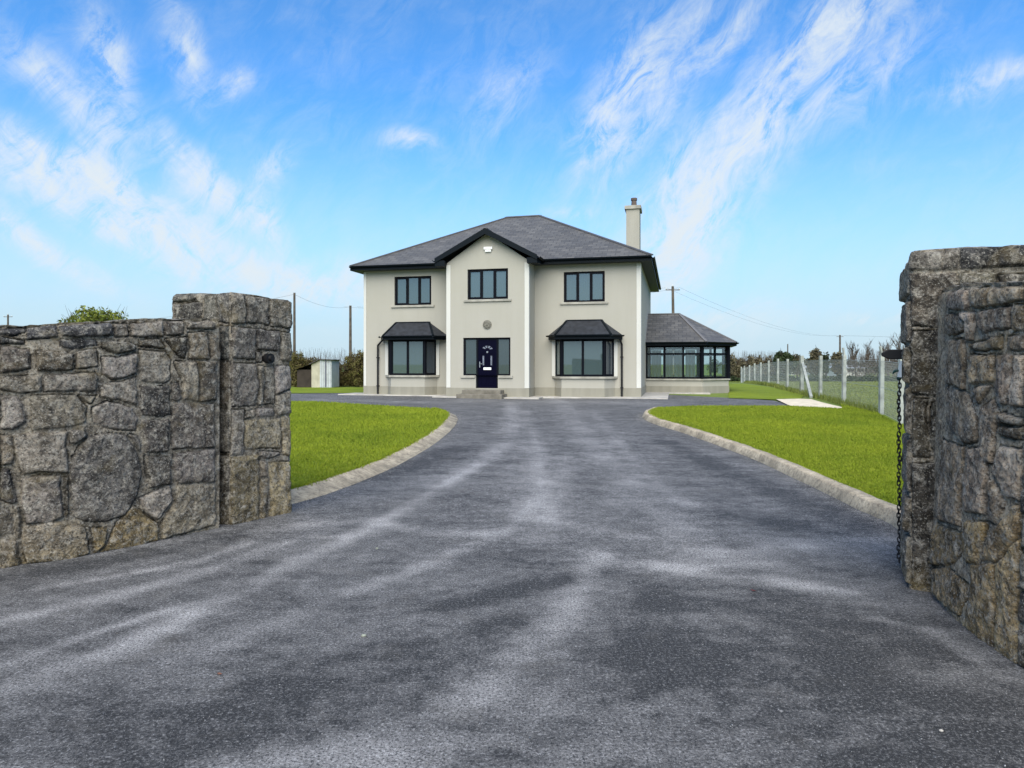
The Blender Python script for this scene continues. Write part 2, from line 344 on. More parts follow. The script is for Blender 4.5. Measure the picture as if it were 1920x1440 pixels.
def glass_material(name, col, gloss, trans, rough=0.02):
    m = bpy.data.materials.new(name); m.use_nodes = True; nt = m.node_tree; n = nt.nodes; l = nt.links
    b = n['Principled BSDF']; out = n['Material Output']; b.inputs['Base Color'].default_value = (*col, 1); b.inputs['Roughness'].default_value = 0.25
    tr = n.new('ShaderNodeBsdfTransparent'); tr.inputs[0].default_value = (0.82, 0.9, 0.88, 1)
    gl = n.new('ShaderNodeBsdfGlossy'); gl.inputs['Roughness'].default_value = rough; gl.inputs[0].default_value = (0.9, 0.95, 1, 1)
    geo = n.new('ShaderNodeNewGeometry'); bp = n.new('ShaderNodeBump'); bp.inputs['Strength'].default_value = 0.02; l.new(noise(n, l, geo.outputs['Position'], 2.2, 2), bp.inputs['Height']); l.new(bp.outputs[0], gl.inputs['Normal'])
    m1 = n.new('ShaderNodeMixShader'); m1.inputs[0].default_value = trans; l.new(b.outputs[0], m1.inputs[1]); l.new(tr.outputs[0], m1.inputs[2])
    m2 = n.new('ShaderNodeMixShader'); m2.inputs[0].default_value = gloss; l.new(m1.outputs[0], m2.inputs[1]); l.new(gl.outputs[0], m2.inputs[2])
    l.new(m2.outputs[0], out.inputs[0]); return m
M_glass = glass_material('window_glass', (0.05, 0.08, 0.08), 0.12, 0.25)
M_sglass = glass_material('sunroom_glass', (0.2, 0.3, 0.28), 0.16, 0.92)
M_side = glass_material('sidelight_glass', (0.035, 0.05, 0.052), 0.06, 0.1)
M_dglass = glass_material('dim_glass', (0.03, 0.04, 0.05), 0.08, 0.1)
def leaf_mat(name, cols):
    m = bpy.data.materials.new(name); m.use_nodes = True; nt = m.node_tree; n = nt.nodes; l = nt.links; b = n['Principled BSDF']
    b.inputs['Roughness'].default_value = 0.8; b.inputs['Specular IOR Level'].default_value = 0.15
    at = n.new('ShaderNodeAttribute'); at.attribute_name = 'leaf'; sp = n.new('ShaderNodeSeparateColor'); l.new(at.outputs['Color'], sp.inputs[0])
    r = n.new('ShaderNodeValToRGB'); r.color_ramp.elements[0].color = (*cols[0], 1); r.color_ramp.elements[1].color = (*cols[-1], 1)
    for i, c in enumerate(cols[1:-1]):
        e = r.color_ramp.elements.new((i + 1) / (len(cols) - 1)); e.color = (*c, 1)
    l.new(sp.outputs[0], r.inputs[0]); l.new(r.outputs[0], b.inputs['Base Color']); return m
M_leafbush = leaf_mat('bush_leaf', [(0.04, 0.06, 0.012), (0.10, 0.13, 0.02), (0.20, 0.22, 0.04)])
M_leafhedge = leaf_mat('hedge_leaf', [(0.055, 0.042, 0.022), (0.09, 0.075, 0.03), (0.11, 0.11, 0.03)])
M_leafdark = leaf_mat('dark_leaf', [(0.012, 0.02, 0.010), (0.03, 0.045, 0.018), (0.05, 0.065, 0.03)])
M_leafbrown = leaf_mat('brown_leaf', [(0.05, 0.045, 0.03), (0.09, 0.08, 0.045), (0.13, 0.115, 0.07)])
M_twig = leaf_mat('twig', [(0.07, 0.06, 0.05), (0.12, 0.105, 0.09), (0.18, 0.16, 0.14)])

# ------------------------------------------------------------------ terrain
def ss(t): t = np.clip(t, 0, 1); return t * t * (3 - 2 * t)
def gz(x, y):
    x = np.asarray(x, float); y = np.asarray(y, float)
    z = 0.25 * ss((y - 8) / 14) - 0.75 * ss((y - 34) / 50) + 0.012 * np.sin(x * 0.9 + 1) * np.sin(y * 0.7) * ss((y - 3) / 4)
    return z
def G(px, py, dz=0.0):
    """photo pixel -> point on the terrain"""
    a = (px - 960) / F; e = (HOR - py) / F; y = 5.0
    for _ in range(60):
        z = float(gz(a * y, y)) + dz; yn = (z - CH) / e; y = 0.5 * y + 0.5 * yn
    return (a * y, y)
def smooth_line(pts, n=60, closed=False):
    P = np.array(pts, float); N = len(P); out = []
    for i in range(N - 1):
        p0, p1, p2, p3 = P[max(i - 1, 0)], P[i], P[i + 1], P[min(i + 2, N - 1)]
        k = max(2, int(n / (N - 1)))
        for t in np.linspace(0, 1, k, endpoint=False):
            out.append(0.5 * ((2 * p1) + (-p0 + p2) * t + (2 * p0 - 5 * p1 + 4 * p2 - p3) * t * t + (-p0 + 3 * p1 - 3 * p2 + p3) * t ** 3))
    out.append(P[-1]); return np.array(out)
def inside(poly, X, Y):
    poly = np.asarray(poly); c = np.zeros(X.shape, bool); j = len(poly) - 1
    for i in range(len(poly)):
        xi, yi = poly[i]; xj, yj = poly[j]
        if yi != yj:
            cond = ((yi > Y) != (yj > Y)) & (X < (xj - xi) * (Y - yi) / (yj - yi) + xi); c ^= cond
        j = i
    return c
def sheet(name, poly, ipts, dz, material, parent=None):
    """polygon filled with interior points, laid dz above the terrain"""
    poly = [Vector((float(p[0]), float(p[1]))) for p in poly]; k = len(poly)
    ipts = np.asarray(ipts); m = inside([(p.x, p.y) for p in poly], ipts[:, 0], ipts[:, 1]) if len(ipts) else []
    vs = poly + [Vector((float(a), float(b))) for a, b in ipts[m]] if len(ipts) else poly
    r = delaunay_2d_cdt(vs, [(i, (i + 1) % k) for i in range(k)], [], 1, 1e-5)
    V = np.array([(v.x, v.y) for v in r[0]]); Z = gz(V[:, 0], V[:, 1]) + dz
    me = bpy.data.meshes.new(name); me.from_pydata(np.column_stack([V, Z]).tolist(), [], [tuple(f) for f in r[2]]); me.update()
    for p in me.polygons:
        if p.normal.z < 0: p.flip()
    me.polygons.foreach_set('use_smooth', [True] * len(me.polygons))
    return link(name, me, material, parent)

PERM = RNG.random((64, 64, 64)).astype(np.float32)
def vnoise(x, y, z=0.0):
    x = np.asarray(x, float); y = np.asarray(y, float); z = np.asarray(z, float) + 0 * x
    i = np.floor(x).astype(int); j = np.floor(y).astype(int); k = np.floor(z).astype(int); u = ss(x - i); v = ss(y - j); w = ss(z - k)
    g = lambda a, b, c: PERM[(i + a) % 64, (j + b) % 64, (k + c) % 64]
    return ((g(0, 0, 0) * (1 - u) + g(1, 0, 0) * u) * (1 - v) + (g(0, 1, 0) * (1 - u) + g(1, 1, 0) * u) * v) * (1 - w) + ((g(0, 0, 1) * (1 - u) + g(1, 0, 1) * u) * (1 - v) + (g(0, 1, 1) * (1 - u) + g(1, 1, 1) * u) * v) * w
def fbm(x, y, z=0.0, o=4):
    a = 0.5; s = 0; t = 0
    for q in range(o): s = s + a * vnoise(x, y, z); t += a; x = x * 2.03 + 5.1; y = y * 2.03 + 3.7; z = np.asarray(z) * 2.03; a *= 0.55
    return s / t - 0.5
# ground to the horizon
gx = np.concatenate([-np.geomspace(4000, 20, 22), np.linspace(-18, 30, 49), np.geomspace(32, 4000, 22)])
gy = np.concatenate([-np.geomspace(2000, 8, 12), np.linspace(-6, 90, 97), np.geomspace(94, 6000, 26)])
GX, GY = np.meshgrid(gx, gy); GZ = gz(GX, GY) - 0.02
nx = len(gx); ny = len(gy); idx = np.arange(nx * ny).reshape(ny, nx)
me = np_mesh('ground', np.column_stack([GX.ravel(), GY.ravel(), GZ.ravel()]), np.column_stack([idx[:-1, :-1].ravel(), idx[:-1, 1:].ravel(), idx[1:, 1:].ravel(), idx[1:, :-1].ravel()]), True)
tag(link('ground', me, M_field), kind='structure')

# driveway
tar_poly = [(-9, -5), (9, -5), (9, 4.0), (6.5, 6), G(1560, 800), G(1500, 769), G(1478, 758), G(1450, 751), G(1368, 746), G(1200, 738), G(700, 736), G(550, 738), (-12, 27.5), (-20, 28), (-20, 21.5), (-9, 19)]
rows = 1.2 * np.power(1.0185, np.arange(185)); cols = np.linspace(-0.95, 0.95, 210)
RY, CX = np.meshgrid(rows, cols, indexing='ij'); ip = np.column_stack([(RY * CX).ravel(), (RY * (1 + 0.001 * np.sin(CX * 50))).ravel()])
drive = sheet('driveway', tar_poly, ip, 0.0, M_tar)
tag(drive, kind='structure')
def line_dist(P, L):
    d = np.full(len(P), 1e9)
    for a, b in zip(L[:-1], L[1:]):
        ab = b - a; t = np.clip(((P - a) @ ab) / (ab @ ab), 0, 1); d = np.minimum(d, np.linalg.norm(P - (a + t[:, None] * ab), axis=1))
    return d
nv = len(drive.data.vertices); co = np.empty(nv * 3); drive.data.vertices.foreach_get('co', co); co = co.reshape(-1, 3)[:, :2]
wear_tone = np.full(nv, 0.235)
WEAR_TONES = [ # photo-traced pale wear and darker patches: points, width m, amount
    ([(0, 1300), (200, 1225), (420, 1120), (560, 1050), (700, 985), (830, 910), (900, 870)], 0.11, 0.40), ([(830, 910), (900, 870), (945, 830), (965, 790), (955, 755)], 0.22, 0.22), ([(985, 770), (1012, 850), (1015, 930), (960, 990), (820, 1050), (600, 1130), (380, 1230)], 0.09, 0.18), ([(1060, 850), (1050, 930), (1010, 1010)], .14, .15),
    ([(0, 1250), (180, 1185), (350, 1135)], 0.06, 0.28), ([(0, 1165), (250, 1110), (420, 1060), (560, 1010), (700, 1000)], 0.08, 0.30),
    ([(60, 1105), (220, 1080), (360, 1055), (460, 1020)], 0.05, 0.35), ([(560, 985), (700, 975), (800, 1000), (900, 1000)], 0.10, 0.25),
    ([(450, 1440), (700, 1400), (900, 1300), (1000, 1220), (1080, 1130), (1130, 1040)], 0.13, 0.30), ([(700, 1440), (950, 1380), (1050, 1300)], 0.10, 0.22),
    ([(1040, 745), (1110, 830), (1170, 900), (1240, 980), (1320, 1040)], 0.30, 0.20), ([(1110, 770), (1180, 850), (1260, 930), (1420, 1020)], .12, .14), ([(1240, 1065), (1420, 1085), (1600, 1110)], 0.10, 0.36),
    ([(1350, 1040), (1500, 1020), (1680, 1015)], 0.16, 0.36), ([(1180, 1060), (1300, 1060), (1450, 1060)], 0.12, 0.22), ([(980, 830), (1000, 900), (1020, 960)], 0.3, 0.16),
    ([(1640, 1160), (1740, 1180), (1840, 1240)], 0.06, 0.2), ([(1570, 1290), (1660, 1330), (1740, 1390)], 0.03, 0.25), ([(1050, 1440), (1200, 1330), (1300, 1300)], 0.10, 0.20),
    ([(900, 752), (1200, 756)], 1.0, 0.14), ([(600, 750), (800, 755)], 0.4, 0.18), ([(920, 950), (1100, 990), (1200, 1010)], 0.15, 0.18),
    ([(830, 1140), (960, 1110), (1130, 1070)], 0.10, -0.34), ([(760, 1210), (860, 1190), (960, 1170)], 0.12, -0.2), ([(0, 1085), (150, 1062), (320, 1030), (430, 1005)], 0.13, -0.36),
    ([(1330, 960), (1500, 985)], 0.2, -0.3), ([(1420, 1130), (1700, 1200)], 0.25, -0.32), ([(1500, 1270), (1900, 1440)], 0.40, -0.40), ([(1350, 1250), (1600, 1420)], 0.30, -0.32), ([(300, 1440), (900, 1250)], 0.25, -0.15),
    ([(600, 905), (760, 880), (860, 840)], 0.35, -0.24), ([(1250, 830), (1400, 900), (1600, 985)], 0.22, -0.24), ([(1150, 1280), (1230, 1120)], 0.16, -0.2), ([(120, 1440), (420, 1330), (700, 1220)], 0.18, -0.20),
    ([(960, 1410), (1040, 1440)], 0.1, -0.18), ([(0, 1400), (250, 1330)], 0.15, -0.2),
]
for pts, w, a in WEAR_TONES:
    L = np.array([G(*p) for p in pts]); d = line_dist(co, L); d = d + 0.35 * w * np.sin(co[:, 0] * 7 + co[:, 1] * 3) * np.sin(co[:, 1] * 5.3)
    wear_tone += a * (1.3 if a > 0 else 1.15) * (0.35 + 1.3 * np.clip(0.5 + 2.2 * fbm(co[:, 0] * 2.6, co[:, 1] * 1.5, len(pts) + w * 50, 4), 0, 1)) * np.exp(-(np.maximum(d, 0) / w) ** 2)
set_col(drive.data, 'wear_tone', np.column_stack([np.clip(wear_tone, 0, 1)] * 3))

# lawns, kerbs
LH = 0.09
LL = [G(548, 945, 0.0), G(620, 924), G(700, 893), G(760, 865), G(815, 832), G(846, 806), G(858, 788), G(852, 778), G(832, 772)]
lk = smooth_line([(-2.62, 6.75)] + LL, 200)
RL = [G(1680, 990), G(1600, 951), G(1500, 902), G(1400, 856), G(1290, 815), G(1232, 797), G(1208, 786), G(1206, 778), G(1222, 771)]
rk = smooth_line([(3.02, 5.15)] + RL, 200)
def offset_line(L, d):
    T = np.gradient(L, axis=0); T /= np.linalg.norm(T, axis=1)[:, None]; N = np.column_stack([-T[:, 1], T[:, 0]]); return L + N * d
def kerb(name, L, side, w, h, splay=0.0):
    O = L; I = offset_line(L, side * w); M_ = offset_line(L, side * splay)
    V = []; n = len(L)
    for A, z in ((O, -0.05), (O, 0.01), (M_, h - 0.015), (offset_line(L, side * (splay + 0.012)), h), (I, h), (I, -0.05)):
        V += [(p[0] + .02 * float(fbm(p[0] * 5, p[1] * 5, 3.0 + z * 9)), p[1] + .02 * float(fbm(p[0] * 5, p[1] * 5, 8.0 + z * 9)), float(gz(p[0], p[1])) + z + (.022 * float(fbm(p[0] * 3, p[1] * 3, 1.0)) if z > .05 else 0)) for p in A]
    Fq = [(k * n + i, k * n + i + 1, (k + 1) * n + i + 1, (k + 1) * n + i) for k in range(5) for i in range(n - 1)]
    me = np_mesh(name, V, Fq); o = link(name, me, M_kerb); tag(o, kind='structure'); return o
kerb('kerb', lk, 1, 0.27, 0.09, 0.20); kerb('kerb', rk, -1, 0.20, 0.115, 0.05)
li = offset_line(lk, 0.265); ri = offset_line(rk, -0.195)
FENCE = [(1690, 15.6), (1652, 18.0), (1582, 21.5), (1538, 25), (1503, 29), (1476, 33), (1458, 37.5), (1441, 42), (1426, 47), (1415, 52), (1405, 57), (1396, 62), (1390, 67)]
fx = [((p - 960) / F * d, d) for p, d in FENCE]
lawnL = [tuple(p) for p in li] + [G(548, 757), (-13, 21.8), (-22, 21.5), (-22, 5), (-6.2, 4.4), (-4.6, 5.2), (-3.6, 6.2), (-3.0, 7.0)]
b1 = G(1580, 769)
lawnR = [tuple(p) for p in ri] + [G(1300, 768), G(1450, 768), b1, (fx[2][0] - 0.1, fx[2][1]), (fx[1][0] - .1, fx[1][1]), (fx[0][0] - .1, fx[0][1]), (8.2, 9), (7.5, 3.2), (5.5, 2.9), (3.9, 4.6)]
def rand_in(poly, n, ymax=99):
    P = np.array(poly); lo = P.min(0); hi = P.max(0); hi[1] = min(hi[1], ymax); q = RNG.uniform(lo, hi, (n, 2)); return q[inside(poly, q[:, 0], q[:, 1])]
for nm, pl in (('lawn', lawnL), ('lawn', lawnR)):
    o = sheet(nm, pl, rand_in(pl, 3000), LH, M_lawn); tag(o, kind='structure')
for pl in ([G(1366, 747), G(1455, 750), G(1500, 749), G(1508, 742), G(1470, 731), G(1440, 726), G(1400, 720.5), G(1366, 719)], [G(540, 738), G(690, 737), G(690, 727), G(540, 727)]):
    tag(sheet('lawn', pl, rand_in(pl, 800), 0.015, M_lawn), kind='structure')
def fence_fade(x, y):
    P = np.column_stack([np.ravel(x), np.ravel(y)]); return np.clip((line_dist(P, np.array(fx)) - .05) / 2.2, .06, 1)
for o_ in [o_ for o_ in bpy.data.objects if o_.name.startswith('lawn')][:2]:
    for v in o_.data.vertices:
        if v.co.x > 4: v.co.z -= LH * (1 - float(fence_fade(v.co.x, v.co.y)[0]))
# short grass blades on both lawns
def blades(poly, n, ymax, vis):
    P = rand_in(poly, n, ymax); a = np.abs(P[:, 0] / np.maximum(P[:, 1], .1)); P = P[(a < 0.8) & vis(P)]
    keep = RNG.random(len(P)) < np.clip((9.0 / P[:, 1]) ** 1.0, 0, 1); P = P[keep]; return P
PB = np.vstack([blades(lawnL, 900000, 21, lambda P: P[:, 0] > -7.5), blades(lawnR, 700000, 22, lambda P: P[:, 0] > 2.5)])
for LN, sd_ in ((lk, 1), (rk, -1)):
    for _k in range(22):
        PB = np.vstack([PB, offset_line(LN, sd_ * ((0.265 if sd_ > 0 else 0.195) + RNG.uniform(-0.04, 0.03))) + RNG.normal(0, .02, LN.shape)])
nb = len(PB); ang = RNG.uniform(0, 2 * np.pi, nb); sc = np.clip(PB[:, 1] / 9, 0.8, 1.8); hgt = RNG.uniform(0.018, 0.048, nb) * np.sqrt(sc); wd = RNG.uniform(0.004, 0.008, nb) * sc
Z0 = gz(PB[:, 0], PB[:, 1]) - 0.005 + LH * np.where(PB[:, 0] > 4, fence_fade(PB[:, 0], PB[:, 1]), 1); dx = np.cos(ang) * wd; dy = np.sin(ang) * wd; lx = RNG.normal(0, 0.014, nb); ly = RNG.normal(0, 0.014, nb)
V = np.empty((nb, 3, 3)); V[:, 0] = np.column_stack([PB[:, 0] - dx, PB[:, 1] - dy, Z0]); V[:, 1] = np.column_stack([PB[:, 0] + dx, PB[:, 1] + dy, Z0]); V[:, 2] = np.column_stack([PB[:, 0] + lx, PB[:, 1] + ly, Z0 + hgt])
go = link('grass', np_mesh('grass', V.reshape(-1, 3), np.arange(nb * 3).reshape(-1, 3)), M_blade)
tag(go, 'short bright green grass blades of the two lawns either side of the driveway', 'grass', kind='stuff')
# rough grass in the field, along the fence foot and the grass verge behind
def rough(n, xf, yf, h0, h1, w_):
    y = yf(n); x = xf(y); a = RNG.uniform(0, np.pi, n); h = RNG.uniform(h0, h1, n); ww = w_ * (y / 20); z = gz(x, y) - .01
    V = np.empty((n, 3, 3)); V[:, 0] = np.column_stack([x - np.cos(a) * ww, y - np.sin(a) * ww, z]); V[:, 1] = np.column_stack([x + np.cos(a) * ww, y + np.sin(a) * ww, z]); V[:, 2] = np.column_stack([x + RNG.normal(0, .03, n), y + RNG.normal(0, .03, n), z + h]); return V
fxa = np.array(fx)
V = np.concatenate([rough(60000, lambda y: np.interp(y, fxa[:, 1], fxa[:, 0]) + RNG.random(len(y)) ** 1.3 * y * .4 + .1, lambda n: 15 + RNG.random(n) ** 1.2 * 60, .04, .13, .012),
                    rough(9000, lambda y: np.interp(y, fxa[:, 1], fxa[:, 0]) + RNG.normal(0, .10, len(y)), lambda n: RNG.uniform(18, 60, n), .10, .26, .012)])
tag(link('rough_grass', np_mesh('rough_grass', V.reshape(-1, 3), np.arange(len(V) * 3).reshape(-1, 3)), M_rough), 'rough pale green grass of the field beyond the chain link fence', 'grass', kind='stuff')
# pale gravel patch by the fence, soil edge, tarmac already cut
gp = [G(1455, 750), G(1500, 749), G(1521, 750), G(1545, 757), G(1582, 766), G(1560, 770), G(1500, 769), G(1478, 761)]
gp_ = [tuple(p) for p in gp]
o = sheet('gravel_patch', gp_, np.zeros((0, 2)), 0.03, M_gravel); tag(o, kind='structure')

# ------------------------------------------------------------------ noise for stonework
def poly_sdf(poly, X, Y):
    """positive inside"""
    P = np.asarray(poly, float); d = np.full(X.shape, 1e9); j = len(P) - 1
    for i in range(len(P)):
        a = P[j]; b = P[i]; ab = b - a; L = ab @ ab + 1e-12
        t = np.clip(((X - a[0]) * ab[0] + (Y - a[1]) * ab[1]) / L, 0, 1)
        d = np.minimum(d, np.hypot(X - a[0] - t * ab[0], Y - a[1] - t * ab[1])); j = i
    return np.where(inside(P, X, Y), d, -d)
TONES = [(0.185, 0.172, 0.155), (0.255, 0.238, 0.212), (0.120, 0.114, 0.109), (0.32, 0.298, 0.262), (0.215, 0.190, 0.152), (0.150, 0.137, 0.118)]
MORTAR = (0.33, 0.29, 0.225)
def stone_field(S_, Z_, stones, seed, depth=0.045, closed_len=None, base_col=MORTAR):
    """stones: list of (polygon in (s,z), tone or None). Returns outward height and colour for each sample"""
    H = np.zeros(S_.shape); C = np.empty(S_.shape + (3,)); C[:] = base_col
    wx = S_ + 0.016 * fbm(S_ * 9, Z_ * 9, seed, 3) * 2; wz = Z_ + 0.016 * fbm(S_ * 9 + 31, Z_ * 9 + 7, seed + 3, 3) * 2
    best = np.full(S_.shape, -1.0); rs = np.random.default_rng(seed)
    for k, (P, tone) in enumerate(stones):
        P = np.asarray(P, float); lo = P.min(0) - 0.06; hi = P.max(0) + 0.06
        off = rs.uniform(0.010, depth); tx, tz = rs.uniform(-0.05, 0.05, 2); t = TONES[rs.integers(len(TONES))] if tone is None else tone
        m = (wx > lo[0]) & (wx < hi[0]) & (wz > lo[1]) & (wz < hi[1])
        if not m.any(): continue
        sx = wx[m]; sz = wz[m]; d = poly_sdf(P, sx, sz) + 0.003
        c = P.mean(0); h = (off + tx * (sx - c[0]) + tz * (sz - c[1])) * (1 - np.exp(-np.maximum(d, 0) / 0.0055)) + 0.006 * np.clip(d / 0.05, 0, 1)
        cur = H[m]; cb = best[m]; cc = C[m]; take = (d > 0) & (d > cb)
        cur[take] = h[take]; cb[take] = d[take]; cc[take] = np.array(t) * rs.uniform(0.6, 1.4) * np.array((1.05, 1.0, 1.0 - 0.14 * rs.random()))
        H[m] = cur; best[m] = cb; C[m] = cc
    rg = np.abs(fbm(S_ * 9 + 4, Z_ * 9, seed + 21, 4)); H = H + (0.016 * fbm(S_ * 14, Z_ * 14, seed + 9, 5) - 0.045 * np.minimum(rg, .22)) * (0.35 + 0.65 * (best > 0)) + 0.008 * fbm(S_ * 60, Z_ * 60, seed + 5, 3)
    # dark gap right along the joint edge
    gm = np.clip(0.65 + 3.2 * fbm(S_ * 6 + 3, Z_ * 6, seed + 11, 3), 0, 1)
    edge = np.exp(-((best - 0.002) / 0.007) ** 2) * gm; H = H - 0.036 * edge; C = C * (1 - 0.6 * edge[..., None])
    ft = np.clip(1.1 * np.exp(-np.maximum(Z_, 0) / 0.16) * (0.5 + 2.2 * fbm(S_ * 3, Z_ * 3, seed + 13, 4)), 0, .75)[..., None]
    C = C * (1 - ft) + np.array((0.30, 0.235, 0.12)) * ft
    return H, C
def filler(s0, s1, z0, z1, seed, w=(0.16, 0.42), hh=(0.13, 0.28), fit=None):
    """irregular coursed rubble for the stretches the photo does not show"""
    r = random.Random(seed); out = []; z = z0
    while z < z1 - 0.05:
        h = min(r.uniform(*hh), z1 - z); 
        if z1 - (z + h) < 0.08: h = z1 - z
        s = s0
        while s < s1 - 0.03:
            ww = min(r.uniform(*w), s1 - s)
            if s1 - (s + ww) < 0.08: ww = s1 - s
            j = lambda a=0.012: r.uniform(-a, a); g = 0.008
            if h > 0.2 and r.random() < 0.25:
                hm = h * r.uniform(.4, .6)
                out.append(([(s + g, z + g), (s + ww - g + j(), z + g + j()), (s + ww - g, z + hm - g + j()), (s + g, z + hm - g + j())], None))
                out.append(([(s + g, z + hm + g + j()), (s + ww - g, z + hm + g + j()), (s + ww - g + j(), z + h - g), (s + g + j(), z + h - g)], None))
            else:
                out.append(([(s + g + j(), z + g + j()), (s + ww * .5, z + g + j()), (s + ww - g + j(), z + g + j()), (s + ww - g + j(), z + h - g + j()), (s + ww * .4, z + h - g + j()), (s + g + j(), z + h - g + j())], None))
            s += ww
        z += h
    return out

# ------------------------------------------------------------------ curved boundary walls
def zt3(p): return (p[0] / 2.571, 520 + p[1] / 2.571)
def zt4(p): return (1640 + p[0] / 3.43, 440 + p[1] / 3.43)
def zt5(p): return (1640 + p[0] / 3.13, 820 + p[1] / 3.13)
def zt7(p): return (380 + p[0] / 3.06, 530 + p[1] / 3.06)
class Path:
    def __init__(s, pts): s.P = np.array(pts, float); s.d = np.concatenate([[0], np.cumsum(np.linalg.norm(np.diff(s.P, axis=0), axis=1))]); s.L = s.d[-1]
    def at(s, t): return np.column_stack([np.interp(t, s.d, s.P[:, 0]), np.interp(t, s.d, s.P[:, 1])])
    def nrm(s, t, side):
        e = 0.06; a = s.at(np.clip(t - e, 0, s.L)); b = s.at(np.clip(t + e, 0, s.L)); T = b - a; T /= np.linalg.norm(T, axis=1)[:, None]
        return np.column_stack([T[:, 1], -T[:, 0]]) * side
    def from_px(s, px, py):
        """ray through a photo pixel -> (s, z) on the vertical surface over this path"""
        a = (px - 960) / F; best = None
        for i in range(len(s.P) - 1):
            p, q = s.P[i], s.P[i + 1]; dx, dy = q - p
            den = dx - a * dy
            if abs(den) < 1e-9: continue
            t = (a * p[1] - p[0]) / den
            lo = -1e-6 if i > 0 else -3; hi = 1 + 1e-6 if i < len(s.P) - 2 else 4
            if lo <= t <= hi:
                y = p[1] + t * dy
                if y > 0.3 and (best is None or y < best[0]): best = (y, s.d[i] + t * (s.d[i + 1] - s.d[i]))
        if best is None: return None
        return (best[1], CH + (HOR - py) / F * best[0])
def wall_mesh(name, path, side, zbot, ztop, thick, stones, seed, step, label, cat, batter=0.0, cope_h=0.12, group=None, depth=0.045, mortar=None):
    ns = int(path.L / step); s_ = np.linspace(0, path.L, ns); nz = int((max(ztop(s_)) - zbot) / step)
    nt = int(thick / 0.02); nbk = 24
    base = path.at(s_); N = path.nrm(s_, side); zt = ztop(s_) + 0.02 * fbm(s_ * 5, s_ * 0 + seed, seed, 4) * 2
    f = np.linspace(0, 1, nz); Sg, Fg = np.meshgrid(s_, f, indexing='ij'); Zg = zbot + Fg * (zt[:, None] - zbot)
    H, C = stone_field(Sg, Zg, stones, seed, depth, base_col=mortar or MORTAR)
    rnd = 0.03 * np.exp(-(zt[:, None] - Zg) / 0.02); H = H - rnd + batter * (1 - Fg)
    Vf = np.stack([base[:, None, 0] + N[:, None, 0] * H, base[:, None, 1] + N[:, None, 1] * H, Zg], -1)
    tt = np.linspace(0, 1, nt + 2)[1:-1]; St, Tt = np.meshgrid(s_, tt, indexing='ij')
    hz = 0.03 * fbm(St * 8, Tt * thick * 8, seed + 1, 5) + 0.012
    xt = base[:, None, :] - N[:, None, :] * (Tt * thick)[..., None]
    Vt = np.concatenate([xt, (zt[:, None] + hz)[..., None]], -1)
    Ct = np.empty(Vt.shape); Ct[:] = (0.30, 0.285, 0.25); Ct *= (0.75 + 0.6 * (fbm(St * 5, Tt * 3, seed, 3)[..., None] + .3))
    fb = np.linspace(1, 0, nbk); Sb, Fb = np.meshgrid(s_, fb, indexing='ij'); Zb = zbot + Fb * (zt[:, None] - zbot)
    Hb = 0.03 * fbm(Sb * 6, Zb * 6, seed + 2, 4); xb = base[:, None, :] - N[:, None, :] * (thick + Hb)[..., None]
    Vb = np.concatenate([xb, Zb[..., None]], -1); Cb = np.empty(Vb.shape); Cb[:] = (0.13, 0.125, 0.115)
    V = np.concatenate([Vf, Vt, Vb], 1); CC = np.concatenate([C, Ct, Cb], 1); m = V.shape[1]
    idx = np.arange(ns * m).reshape(ns, m)
    q = np.stack([idx[:-1, :-1], idx[1:, :-1], idx[1:, 1:], idx[:-1, 1:]], -1)
    if side < 0: q = q[..., ::-1]
    fullq = q.reshape(-1, 4); zmid = (zt[:-1, None] - V[:-1, :-1, 2]).reshape(-1)
    root = empty(name, (float(base[0, 0]), float(base[0, 1]), 0)); tag(root, label, cat, group)
    cope = zmid < cope_h; Vl = V.reshape(-1, 3) - np.array([base[0, 0], base[0, 1], 0]); Cl = CC.reshape(-1, 3)
    for nm, msk in (('masonry', ~cope), ('coping', cope)):
        fq = fullq[msk]; u, inv = np.unique(fq, return_inverse=True); me = np_mesh(nm, Vl[u], inv.reshape(-1, 4), True); set_col(me, 'tone', Cl[u]); link(nm, me, M_stone, root)
    # end caps closed on the masonry
    mb = MB()
    for e in (0, ns - 1): mb.add([tuple(p) for p in Vl.reshape(ns, m, 3)[e]], [tuple(range(m))])
    oc = mb.build('wall_end', M_stone, root); set_col(oc.data, 'tone', np.tile((0.13, 0.125, 0.115), (len(oc.data.vertices), 1)))
    return root

